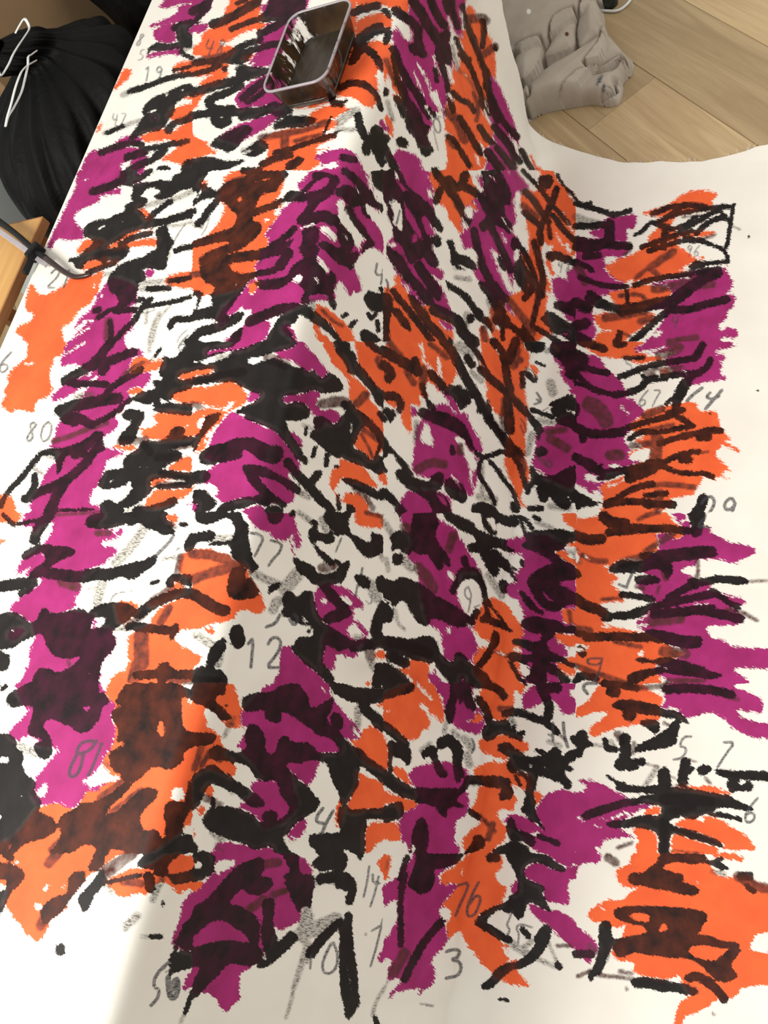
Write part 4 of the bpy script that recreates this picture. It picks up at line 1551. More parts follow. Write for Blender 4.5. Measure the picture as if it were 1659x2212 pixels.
k 5 24,0 38,1 52,4
b 5 54,4 70,3 80,0
k 7 78,5 100,4 120,6 134,10
b 4 130,12 140,14
K 31,18 40,14 52,15 66,18 76,23 88,24 94,30 99,36 90,32 84,30 76,29 66,27 54,26 48,25 40,23 32,21
k 9 45,27 47,28
w 2 80,21 90,23
K 54,32 66,32 72,33 72,40 68,44 62,38 56,36
W 74,34 82,32 83,36 78,42 73,40
b 3 76,34 80,36
K 83,34 90,30 88,44 86,52 78,56 68,57 50,60 52,54 64,49 72,44 80,40
b 4 50,52 49,60
b 2 48,66 70,72
k 9 42,48 43,58 42,68
b 7 36,44 40,50
k 9 38,70 42,70
k 6 46,69 57,68
k 4 47,74 52,72
k 4 25,49 27,57 34,57
g 4 30,50 34,56
K 0,45 6,40 10,44 11,50 15,52 14,55 8,55 6,60 5,64 0,64 0,60 4,54 0,54
g 3 14,53 22,54
k 8 95,68 93,76 92,84
b 2 98,66 104,68
k 4 98,76 100,74
g 5 70,73 60,88
k 10 76,78 77,88
b 2 80,80 86,82
K 104,74 110,70 118,73 114,78 108,80
K 120,74 130,76 150,76 166,78 166,87 150,83 132,82 122,78
g 6 126,77 166,82
K 130,88 134,81 142,81 139,88 146,88 148,84 153,88 152,93 140,92 134,95
b 3 112,82 116,86
M 2,82 12,84 24,87 36,95 44,98 46,103 66,104 60,108 54,110 48,114 40,118 36,122 44,130 52,134 40,136 30,136 18,148 0,148 0,96 10,92 8,88
W 2,88 10,92 6,94 0,95
K 25,79 32,82 36,85 42,86 42,88 60,90 68,88 72,90 80,91 90,88 104,92 120,95 132,97 142,103 154,108 150,111 138,108 124,106 116,112 108,113 102,118 90,114 80,118 80,122 90,125 104,129 120,135 128,139 126,142 114,138 100,134 90,130 82,129 80,140 80,148 72,148 72,130 64,126 56,124 46,124 30,125 26,122 30,119 46,118 54,115 62,114 74,115 74,105 60,104 48,105 36,108 20,114 8,118 4,114 14,108 30,104 40,101 50,98 72,96 60,94 44,94 34,92 36,88
W 40,97 46,96 56,98 54,100 44,100
b 10 76,100 100,100 116,102
b 8 84,110 100,106
b 8 76,120 76,144
b 3 80,90 96,88
b 5 84,125 104,132 124,138
O 84,90 92,88 106,90 116,88 126,92 134,95 132,97 118,95 104,92
O 62,108 73,106 72,114 58,114
W 54,109 62,107 60,111 55,112
w 3 32,116 42,112 50,115
w 1.5 22,116 26,118
w 1.5 14,123 21,125
w 3 2,116 6,119
O 86,120 98,116 106,117 116,114 120,116 130,122 138,126 146,130 152,140 150,144 140,144 128,143 128,140 120,134 104,128 88,124
o 5 142,138 152,142
O 83,130 92,132 110,138 124,143 120,146 110,148 82,148
O 48,126 58,124 70,130 70,148 54,148 52,140 56,136 52,132
W 24,134 36,134 46,132 54,140 48,148 20,148 16,140 22,142
b 4 36,142 48,138
W 38,125 46,124 50,128 46,132
W 103,116 110,114 112,118 108,120
W 124,109 144,110 147,118 138,119 126,114
k 3 116,113 128,114 142,118
T 5 82,66 20 20
T 7 116,73 22 25
T 6 142,121 22 15
b 2 80,144 110,147
@0,1843
O 0,0 110,0 84,14 74,22 68,30 60,38 55,40 58,46 52,52 44,56 40,66 36,74 30,76 24,70 18,64 12,54 6,48 4,44 8,36 6,26 0,20 -10,10
k 5 10,4 4,0
W 11,7 16,6 17,9 11,9
K 0,4 10,9 18,14 22,19 18,25 12,31 8,36 4,44 2,54 0,62 0,44 4,34 7,25 4,21 0,20
w 4 0,60 4,48 10,56
b 9 50,0 42,9
W 36,32 42,25 43,28 38,34
W 53,27 57,28 58,35 54,31
W 28,43 37,43 38,48 34,52 30,47
K 83,0 92,0 90,8 85,15 78,15 76,13 80,6
K 59,23 62,18 70,15 73,16 74,22 68,30 62,38 58,42 55,49 48,54 44,56 40,62 36,59 36,50 40,43 48,38 58,36 60,30
b 9 40,52 35,63
K 89,12 84,19 80,25 74,32 69,36 67,42 70,46 72,51 76,48 80,38 86,30 92,25
g 5 91,28 97,34
O 90,25 100,19 112,14 124,13 134,10 140,5 152,0 166,6 166,28 158,32 156,36 150,30 140,24 130,28 128,36 118,34 108,38 100,36 98,30
b 10 115,0 104,7 92,14
b 10 104,8 92,18
K 118,10 128,0 150,0 160,0 152,4 144,10 145,20 152,28 166,22 166,14 150,18 140,20 134,18 134,12 126,13 120,12
k 3 94,25 110,21 122,19
k 8 128,20 130,30
b 8 106,24 122,26
g 6 140,22 132,40
k 2 140,42 141,45
g 8 118,54 110,62
g 5 107,62 108,66
k 3.5 130,72 139,72
g 3 122,72 128,72
k 7.5 52,82 52,84
M 166,30 162,36 158,42 156,54 152,66 148,76 152,82 166,86
w 3 161,38 163,32
K 166,52 160,60 156,68 153,76 158,84 166,84
k 3 153,76 150,88
K 148,90 156,84 166,86 166,99 158,100 148,104
k 2.5 148,90 147,106
M 166,98 162,106 158,116 160,119 166,112
k 3 166,120 160,138
g 3 160,138 156,146
n 3 146,94 140,99 133,108 133,116 138,118 136,126 130,132
n 5 145,108 146,122 149,126 153,122 154,112 152,108 148,118
n 2 142,100 146,106
@415,1843
M 18,0 76,0 92,2 98,6 104,14 102,20 104,30 102,40 94,48 94,58 86,62 76,67 72,60 70,70 60,90 54,97 44,102 40,104 46,112 44,124 36,130 30,138 25,134 20,124 10,119 6,119 0,124 0,40 10,28 20,12
O 0,24 10,24 8,32 0,36
K 0,0 16,0 20,6 18,12 20,16 6,24 0,26
O 0,6 2,6 2,12 0,12
W 2,8 6,5 10,10 8,13 2,14
g 3 3,0 6,4
W 18,10 26,5 36,5 37,10 30,14 22,20 20,16
K 0,48 8,44 20,33 30,20 38,12 48,7 58,4 62,6 62,14 58,20 68,22 70,28 60,36 52,36 44,30 38,34 30,44 40,45 48,50 54,54 58,60 58,78 50,77 46,70 40,65 30,59 22,57 14,60 8,66 0,74
M 32,44 44,36 52,36 50,46 42,46
b 8 60,10 74,8
b 8 50,48 62,40
K 77,0 90,0 92,6 92,18 104,19 106,26 103,36 103,48 96,44 92,52 90,46 86,40 84,34 80,28 82,22 78,20 86,16 82,8
b 6 70,36 82,32
K 62,40 70,38 71,48 69,60 72,70 74,78 84,67 90,70 92,74 84,82 76,88 70,94 62,99 56,99 58,92 66,92 62,84 60,70 62,56 60,48
g 3 69,32 72,42
W 73,68 78,66 88,62 78,72 74,76
g 8 88,72 96,66
g 12 96,72 100,50
K 0,84 14,78 30,75 44,77 56,79 62,86 58,94 48,98 36,94 28,97 20,108 10,116 4,124 0,128 0,116 4,106 8,97 0,98
g 6 62,84 60,94
W 44,102 54,98 56,110 48,122 42,128 40,106
K 104,8 110,2 116,0 132,0 134,6 132,14 128,16 120,13 112,16 106,12
g 8 106,24 118,22 124,24
k 9 112,22 128,20
K 126,17 134,17 140,22 142,26 140,40 138,44 134,45 132,40 134,34 130,31 124,30 124,24
W 104,33 120,32 133,32 136,34 132,38 134,46 132,54 120,56 104,54 103,44
K 142,0 148,0 147,6 142,4
k 6 135,54 135,60
g 14 106,66 124,58
k 7 104,85 112,74 120,66 128,60
g 8 100,80 98,92
k 9 104,84 103,86
K 125,60 136,58 138,66 139,80 142,100 144,124 145,128 140,138 134,145 130,128 128,108 127,88 128,72
g 12 134,104 138,130
w 1 132,90 138,118
g 5 97,86 92,104 88,116
g 3 88,116 85,130 81,142
n 2.5 120,78 115,88 112,97 114,104 120,104 125,98 126,88 122,77
n 2 103,88 102,100
n 2 153,11 151,26 148,38
n 2 156,18 156,26 162,26
n 2 161,20 158,34 154,46
n 2 155,67 164,62
n 2 165,56 160,78 154,98
M 164,32 166,28 166,40
M 160,90 166,76 166,92 162,95
O 160,6 166,2 166,18 162,16
k 4 158,142 160,148
g 3 166,116 158,130 156,140
b 2 150,70 150,70
@829,1843
O 0,0 7,3 6,12 2,24 0,22
g 2 2,14 4,6
W 6,0 20,0 18,10 14,18 4,26 6,12
M 0,30 6,24 14,20 16,12 24,6 26,0 62,0 62,10 54,14 46,18 50,28 64,27 60,34 52,42 50,48 54,56 52,62 56,72 52,80 44,88 40,94 44,100 44,108 42,114 34,118 30,124 32,116 20,118 10,120 4,127 8,118 16,110 12,107 4,110 4,102 8,92 0,90 0,78 6,70 10,62 0,50
W 0,48 6,42 12,40 13,50 12,58 8,66 0,78
k 4 20,4 14,22
K 14,18 22,16 18,30 16,44 17,60 17,82 12,80 13,60 12,44 13,34
K 28,0 72,0 66,6 56,12 50,13 43,14 44,24 40,32 32,36 26,32 20,28 24,18 28,8
k 6 50,59 40,70 30,84 22,100 18,109
b 9 18,86 8,104
O 48,20 56,14 68,6 78,0 92,0 104,5 102,14 96,18 98,24 106,28 104,38 102,44 90,50 80,56 84,62 92,68 100,76 108,80 108,90 106,96 112,92 116,92 114,100 120,108 126,114 124,116 116,114 106,112 98,108 92,101 84,96 82,90 74,82 70,74 66,66 58,72 54,73 54,62 58,50 48,46 56,38 62,30 50,28
M 54,26 64,27 58,34 50,42
W 47,48 54,46 60,52 56,60 50,57
k 7 92,4 97,4
W 104,5 112,12 116,20 115,30 112,38 106,44 104,42 106,30 97,24 96,17 101,14
M 110,28 116,22 117,34 112,36
K 105,2 110,0 134,0 146,6 158,14 156,16 146,14 134,8 124,9 120,16 124,24 138,27 139,32 136,34 142,46 146,52 140,50 132,44 124,42 121,50 120,60 116,58 111,50 106,54 104,50 98,48 90,56 86,62 79,58 84,52 94,47 108,42 108,37 116,34 116,20 110,10
M 120,16 128,8 136,8 146,14 156,16 158,12 166,10 166,20 158,24 160,40 160,45 150,42 142,44 138,36 138,28 126,24
M 136,0 166,0 166,8 158,12 146,6
M 124,43 132,45 142,50 150,50 166,60 166,84 158,78 150,70 144,64 136,58 128,52
W 90,60 96,54 104,50 110,52 118,58 122,50 123,43 128,54 138,62 144,64 140,78 134,90 120,88 112,84 104,72 92,65
k 6 82,60 92,66 102,72
k 5 102,72 108,75
g 7 108,76 116,82 126,88
g 5 128,76 120,82
g 4 130,90 148,98
k 8 140,66 134,74
K 134,72 144,66 143,76 138,84 132,92 120,99 110,100 102,108 94,116 86,118 84,114 92,108 98,100 106,95 116,94 124,88 130,80
g 3 142,76 150,96
k 5 150,96 152,98
n 2 111,50 108,58 106,62 109,66 107,71
n 2 128,64 118,61 114,64 117,70 116,78
k 4 120,66 125,72
b 4 150,80 160,80
k 3 164,86 166,87
k 2.5 100,126 107,127
b 2 32,130 42,132
w 2 62,10 54,15
n 2.5 64,28 74,25 70,36 66,44 62,54
n 2.5 82,25 77,34 72,46 72,55 78,54 82,46 84,38 80,36 74,44
n 3 54,85 60,83 66,84 64,90 58,92 66,94 67,100 64,106 54,108
w 1.5 67,18 68,15
W 100,78 108,84 112,90 108,92
g 1.5 0,120 4,108
@1244,1843
M 0,0 20,0 22,4 18,9 8,7 2,12 0,24
M 0,60 4,66 12,72 18,78 20,84 12,92 12,95 6,90 0,88
O 50,0 72,0 108,0 114,8 118,14 124,20 134,22 146,18 156,26 166,34 166,68 158,68 152,74 150,86 166,88 166,110 158,114 142,116 140,122 130,127 120,126 114,132 104,138 92,141 84,148 80,148 86,136 94,126 100,122 94,112 84,108 70,108 50,104 50,94 34,92 30,84 40,72 42,66 36,64 30,63 20,60 14,58 10,52 18,44 30,40 38,42 46,36 54,30 46,30 38,28 35,20 36,14 46,10 48,4
o 4 120,1 136,3 143,5
W 82,108 88,106 92,110 86,112
K 72,2 84,0 106,0 112,2 112,8 104,9 90,7 80,8 74,13 80,16 92,18 93,22 90,24 100,28 106,31 106,34 102,36 94,36 80,32 66,30 58,27 50,27 48,22 52,18 60,17 64,12 70,10
b 6 76,4 104,4
b 5 72,17 90,21
O 74,13 82,9 84,14 76,15
k 9 50,22 52,23
K 108,2 112,6 120,7 128,10 133,13 129,15 122,13 114,9 106,8
k 3 122,7 125,5
g 5 118,16 128,18
k 7 143,20 150,20
b 9 140,20 154,28 166,31
k 4 148,28 154,33
K 33,49 44,46 60,46 84,47 104,49 112,51 113,58 108,62 108,67 104,68 106,71 116,72 126,76 138,77 142,80 138,82 128,82 118,80 110,79 100,80 96,84 102,90 112,93 120,94 128,88 132,83 138,82 142,84 138,90 132,96 140,106 138,108 130,111 122,109 114,103 110,97 102,92 92,90 80,90 70,88 60,87 52,85 48,86 40,90 35,89 34,84 32,82 30,76 36,74 48,72 60,70 62,66 56,62 46,60 38,58 34,54
O 43,52 58,51 64,53 64,60 56,60 50,58
O 70,66 76,59 79,60 80,67 72,69
b 9 40,78 60,76 86,74
b 6 60,84 90,86
b 8 92,56 100,64
b 7 94,76 112,74
O 98,80 110,79 126,83 122,88 116,93 104,88 97,84
K 21,60 26,58 30,60 30,70 33,76 30,84 26,90 24,98 21,105 15,104 14,111 11,109 12,103 18,94 20,84 20,72
W 30,64 38,64 44,61 42,66 40,72 34,75
g 4 26,92 29,84
W 26,98 34,92 50,94 50,105 36,105 28,104
b 4 2,106 12,102
b 4 38,102 48,104
k 6 0,87 13,87
g 6 12,80 18,86
b 4 18,105 36,107 50,109
K 46,110 56,107 72,109 84,112 94,113 102,116 106,120 104,122 94,122 84,119 72,120 66,116 52,116
b 6 54,112 76,112
g 5 76,117 84,114
g 5 100,117 105,120
k 7 98,108 104,106 112,110 120,116 128,126
b 4 112,112 122,120
b 3 44,116 44,118
w 1.5 21,46 24,50
w 1.5 105,24 106,27
b 8 28,4 34,8
b 2 118,138 120,140
'''
SC=0.5; PADX=100; PADY=100; W0,H0=1659,2212
GW=int((W0+2*PADX)*SC); GH=int((H0+2*PADY)*SC)
DIG={'0':[(3,0,1,2,1,7,3,9,5,7,5,2,3,0)],'1':[(1.5,2,3,0,3,9)],'2':[(1,2,2,0,4,0,5,2,4,5,1,9,5,9)],
'3':[(1,1,3,0,5,1.5,2.5,4,5,6,4,8.5,1,9)],'4':[(1.5,0,1,5,5,5),(4.5,1,4,9)],'5':[(5,0,2,0,1.5,4,4,4,5,6,4,8.5,1,9)],
'6':[(4,0,1.5,4,1,7,2.5,9,4.5,8,4.5,6,2.5,5,1.2,6)],'7':[(1,0,5,0,3.5,4,2.5,9)],
'8':[(4.5,1.5,3,0,1.5,1.5,4.5,6.5,3,9,1.3,7,4.5,1.5)],'9':[(4.6,2,3,0,1.2,2,2.5,4.3,4.5,3,4.6,1.5,4,9)]}
def chaikin(P,closed):
    P=np.asarray(P,float)
    if len(P)<3: return P
    if closed:
        Q=np.roll(P,-1,0); a=P*.78+Q*.22; b=P*.22+Q*.78
        return np.stack([a,b],1).reshape(-1,2)
    a=P[:-1]*.75+P[1:]*.25; b=P[:-1]*.25+P[1:]*.75
    return np.vstack([P[:1],np.stack([a,b],1).reshape(-1,2),P[-1:]])
def segd(X,Y,A,B):
    d=np.full(X.shape,1e9)
    for (x0,y0),(x1,y1) in zip(A,B):
        vx,vy=x1-x0,y1-y0; L=vx*vx+vy*vy+1e-9
        t=np.clip(((X-x0)*vx+(Y-y0)*vy)/L,0,1)
        d=np.minimum(d,(X-x0-t*vx)**2+(Y-y0-t*vy)**2)
    return np.sqrt(d)
def inside(X,Y,P):
    r=np.zeros(X.shape,bool); n=len(P)
    for i in range(n):
        x0,y0=P[i];x1,y1=P[(i+1)%n]
        if y0==y1: continue
        c=((y0>Y)!=(y1>Y))&(X<(x1-x0)*(Y-y0)/(y1-y0)+x0)
        r^=c
    return r
CLIP=14.0
def raster(txt):
    F={k:np.full((GH,GW),CLIP,np.float32) for k in 'OMDBGN'}
    ox=oy=0; K=2.5014; TILE=None
    def put(pts,kind,w):
        tx0=ty0=tx1=ty1=0
        P=np.asarray(pts,float); closed=w is None
        if not closed and len(P)==1: P=np.vstack([P,P+.01])
        if closed and TILE:
            tx0,ty0,tx1,ty1=TILE
            P[:,0]=np.where(P[:,0]<=tx0+2,tx0-(110 if tx0<5 else 10),np.where(P[:,0]>=tx1-3,tx1+(110 if tx1>1650 else 10),P[:,0]))
            P[:,1]=np.where(P[:,1]<=ty0+2,ty0-(110 if ty0<5 else 10),np.where(P[:,1]>=ty1-3,ty1+(110 if ty1>2205 else 10),P[:,1]))
        P=chaikin(P,closed)
        m=CLIP+2+(0 if closed else w/2)
        x0,y0=P.min(0)-m; x1,y1=P.max(0)+m
        i0=max(int((x0+PADX)*SC),0); i1=min(int((x1+PADX)*SC)+2,GW)
        j0=max(int((y0+PADY)*SC),0); j1=min(int((y1+PADY)*SC)+2,GH)
        if closed and TILE:
            c=lambda a,p:int(round((a+p)*SC))
            if tx0>5: i0=max(i0,c(tx0,PADX))
            if tx1<1650: i1=min(i1,c(tx1,PADX))
            if ty0>5: j0=max(j0,c(ty0,PADY))
            if ty1<2205: j1=min(j1,c(ty1,PADY))
        if i1<=i0 or j1<=j0: return
        X,Y=np.meshgrid((np.arange(i0,i1)+.5)/SC-PADX,(np.arange(j0,j1)+.5)/SC-PADY)
        if closed:
            d=segd(X,Y,P,np.roll(P,-1,0)); d=np.where(inside(X,Y,P),-d,d)
        else: d=segd(X,Y,P[:-1],P[1:])-w/2
        d=np.clip(d,-CLIP,CLIP).astype(np.float32)
        s=np.s_[j0:j1,i0:i1]
        u=kind.upper()
        clr={'O':'MDBG','M':'ODBG','W':'OMDBGN','K':'','B':'','G':'','N':''}[u]
        tgt={'O':'O','M':'M','K':'D','B':'B','G':'G','N':'N'}.get(u)
        if tgt: F[tgt][s]=np.minimum(F[tgt][s],d)
        for c in clr: F[c][s]=np.maximum(F[c][s],-d)
    for ln in txt.splitlines():
        ln=ln.strip()
        if not ln: continue
        if ln[0]=='@': 
            ox,oy=map(float,ln[1:].split(',')); xs=[0,415,829,1244,1659]; ys=[0,369,738,1107,1476,1843,2212]
            TILE=(ox,oy,xs[xs.index(ox)+1],ys[ys.index(oy)+1]); continue
        t=ln.split(); k=t[0]
        if k=='T':
            s=t[1]; x,y=map(float,t[2].split(',')); h=float(t[3]); r=np.radians(float(t[4]))
            for n,ch in enumerate(s):
                for st in DIG[ch]:
                    p=np.array(st,float).reshape(-1,2); p[:,0]=p[:,0]*h/9+n*h*.72; p[:,1]=(p[:,1]-9)*h/9
                    # italic slant (shear along up) as handwriting
                    q=np.stack([p[:,0]-np.tan(r)*p[:,1]*.9,p[:,1]],1)
                    put(np.stack([ox+(x+q[:,0])*K,oy+(y+q[:,1])*K],1),'N',max(h*.11*K,2.2))
            continue
        if k.isupper(): w=None; pp=t[1:]
        else: w=float(t[1])*K; pp=t[2:]
        P=[]
        for q in pp:
            q=q.strip(',')
            if not q: continue
            a,b=q.split(','); P.append((ox+float(a)*K,oy+float(b)*K))
        put(P,k,w)
    return F
# ------------------------------------------------------------------ helpers
def tag(o, label=None, cat=None, group=None, kind=None):
    if label: o['label'] = label
    if cat: o['category'] = cat
    if group: o['group'] = group
    if kind: o['kind'] = kind
    return o
def link(name, me, mat, parent=None):
    o = bpy.data.objects.new(name, me); C.objects.link(o)
    if mat: me.materials.append(mat)
    if parent: o.parent = parent; o.matrix_parent_inverse = Matrix.Identity(4)
    return o
def empty(name, loc, rz=0):
    o = bpy.data.objects.new(name, None); C.objects.link(o); o.location = loc; o.rotation_euler = (0, 0, rz); o.empty_display_size = .05; return o
def mesh_from(name, verts, faces, smooth=False):
    me = bpy.data.meshes.new(name); me.from_pydata([tuple(map(float, v)) for v in verts], [], faces)
    if smooth: me.polygons.foreach_set('use_smooth', [True] * len(me.polygons))
    me.update(); return me
def grid_mesh(name, P, smooth=True):
    """P: (nu, nv, 3) array -> quad grid mesh, fast"""
    nu, nv = P.shape[:2]
    me = bpy.data.meshes.new(name)
    idx = np.arange(nu * nv).reshape(nu, nv)
    q = np.stack([idx[:-1, :-1], idx[1:, :-1], idx[1:, 1:], idx[:-1, 1:]], -1).reshape(-1, 4)
    me.vertices.add(nu * nv); me.vertices.foreach_set('co', P.reshape(-1).astype(np.float32))
    me.loops.add(q.size); me.loops.foreach_set('vertex_index', q.reshape(-1).astype(np.int32))
    me.polygons.add(len(q)); me.polygons.foreach_set('loop_start', (np.arange(len(q)) * 4).astype(np.int32))
    me.polygons.foreach_set('loop_total', np.full(len(q), 4, np.int32))
    me.polygons.foreach_set('use_smooth', np.full(len(q), smooth))
    me.update(calc_edges=True); return me
def attr(me, name, data):
    a = me.attributes.new(name, 'FLOAT', 'POINT'); a.data.foreach_set('value', data.reshape(-1).astype(np.float32))
def attrv(me, name, data):
    a = me.attributes.new(name, 'FLOAT_VECTOR', 'POINT'); a.data.foreach_set('vector', data.reshape(-1).astype(np.float32))
def box_mesh(name, sx, sy, sz, bev=0.004, seg=2, origin=(0, 0, 0)):
    bm = bmesh.new(); bmesh.ops.create_cube(bm, size=1)
    for v in bm.verts: v.co = Vector((v.co.x * sx + origin[0], v.co.y * sy + origin[1], v.co.z * sz + origin[2]))
    if bev: bmesh.ops.bevel(bm, geom=bm.edges[:], offset=bev, segments=seg, profile=.5, affect='EDGES')
    me = bpy.data.meshes.new(name); bm.to_mesh(me); bm.free(); return me
def tube_mesh(name, pts, rad, n=12, flat=1.0, sub=6, cap=True):
    """smooth tube through pts; rad a number or one per point"""
    P = np.asarray(pts, float); rad = np.full(len(P), rad) if np.isscalar(rad) else np.asarray(rad, float)
    Q, Rr = [], []
    for i in range(len(P) - 1):
        p0 = P[max(i - 1, 0)]; p1 = P[i]; p2 = P[i + 1]; p3 = P[min(i + 2, len(P) - 1)]
        for k in range(sub):
            t = k / sub
            Q.append(.5 * ((2 * p1) + (p2 - p0) * t + (2 * p0 - 5 * p1 + 4 * p2 - p3) * t * t + (3 * p1 - p0 - 3 * p2 + p3) * t ** 3)); Rr.append(rad[i] * (1 - t) + rad[i + 1] * t)
    Q.append(P[-1]); Rr.append(rad[-1]); Q = np.array(Q)
    vs, fs = [], []; up = np.array([0, 0, 1.])
    for i in range(len(Q)):
        d = Q[min(i + 1, len(Q) - 1)] - Q[max(i - 1, 0)]; d /= np.linalg.norm(d) + 1e-9
        a = np.cross(d, up); 
        if np.linalg.norm(a) < 1e-3: a = np.cross(d, [1, 0, 0])
        a /= np.linalg.norm(a); b = np.cross(a, d)
        for k in range(n):
            w = 2 * math.pi * k / n; vs.append(Q[i] + Rr[i] * (math.cos(w) * a + flat * math.sin(w) * b))
    for i in range(len(Q) - 1):
        for k in range(n): fs.append((i * n + k, i * n + (k + 1) % n, (i + 1) * n + (k + 1) % n, (i + 1) * n + k))
    if cap: fs.append(tuple(range(n))[::-1]); fs.append(tuple(range((len(Q) - 1) * n, len(Q) * n)))
    return mesh_from(name, vs, fs, True)
def vnoise(x, y, seed=0):
    xi = np.floor(x).astype(np.int64); yi = np.floor(y).astype(np.int64); fx = x - xi; fy = y - yi
    fx = fx * fx * (3 - 2 * fx); fy = fy * fy * (3 - 2 * fy)
    def h(a, b):
        v = np.sin(a * 127.1 + b * 311.7 + seed * 74.7) * 43758.5453; return v - np.floor(v)
    return (h(xi, yi) * (1 - fx) + h(xi + 1, yi) * fx) * (1 - fy) + (h(xi, yi + 1) * (1 - fx) + h(xi + 1, yi + 1) * fx) * fy - .5
def sstep(a, b, x):
    t = np.clip((x - a) / (b - a), 0, 1); return t * t * (3 - 2 * t)
# ------------------------------------------------------------------ materials
class NT:
    def __init__(s, name):
        s.m = bpy.data.materials.new(name); s.m.use_nodes = True; s.t = s.m.node_tree; s.b = s.t.nodes['Principled BSDF']
    def n(s, typ, **kw):
        nd = s.t.nodes.new(typ)
        for k, v in kw.items():
            if k.startswith('i_'): nd.inputs[int(k[2:])].default_value = v
            else: setattr(nd, k, v)
        return nd
    def l(s, a, b): s.t.links.new(a, b)
    def math(s, op, a, b=None, c=None, clamp=False):
        nd = s.n('ShaderNodeMath', operation=op); nd.use_clamp = clamp
        for i, x in enumerate((a, b, c)):
            if x is None: continue
            if isinstance(x, (int, float)): nd.inputs[i].default_value = x
            else: s.l(x, nd.inputs[i])
        return nd.outputs[0]
    def noise(s, vec, scale, detail=3, rough=.5, dist=0):
        nd = s.n('ShaderNodeTexNoise'); nd.inputs['Scale'].default_value = scale; nd.inputs['Detail'].default_value = detail
        nd.inputs['Roughness'].default_value = rough; nd.inputs['Distortion'].default_value = dist
        if vec is not None: s.l(vec, nd.inputs['Vector'])
        return nd.outputs['Fac']
    def mix(s, f, a, b):
        nd = s.n('ShaderNodeMix', data_type='RGBA')
        for i, x in ((0, f), (6, a), (7, b)):
            if isinstance(x, (int, float)): nd.inputs[i].default_value = x
            elif isinstance(x, tuple): nd.inputs[i].default_value = (*x, 1)
            else: s.l(x, nd.inputs[i])
        return nd.outputs[2]
    def bump(s, h, strength, dist):
        nd = s.n('ShaderNodeBump'); nd.inputs['Strength'].default_value = strength; nd.inputs['Distance'].default_value = dist
        s.l(h, nd.inputs['Height']); s.l(nd.outputs[0], s.b.inputs['Normal'])
    def set(s, **kw):
        for k, v in kw.items(): s.b.inputs[k.replace('_', ' ')].default_value = v
def simple(name, col, rough=.6, var=.15, scale=20, bump=0, metal=0, spec=.5, col2=None, stretch=(1, 1, 1)):
    k = NT(name); tc = k.n('ShaderNodeTexCoord'); mp = k.n('ShaderNodeMapping'); k.l(tc.outputs['Object'], mp.inputs[0]); mp.inputs['Scale'].default_value = stretch
    f = k.noise(mp.outputs[0], scale, 4)
    c2 = col2 or tuple(c * (1 - 2 * var) for c in col)
    rmp = k.math('MULTIPLY_ADD', f, 2.2, -.6, clamp=True)
    k.l(k.mix(rmp, c2, col), k.b.inputs['Base Color']); k.set(Roughness=rough, Metallic=metal); k.b.inputs['Specular IOR Level'].default_value = spec
    if bump: k.bump(f, .5, bump)
    return k.m
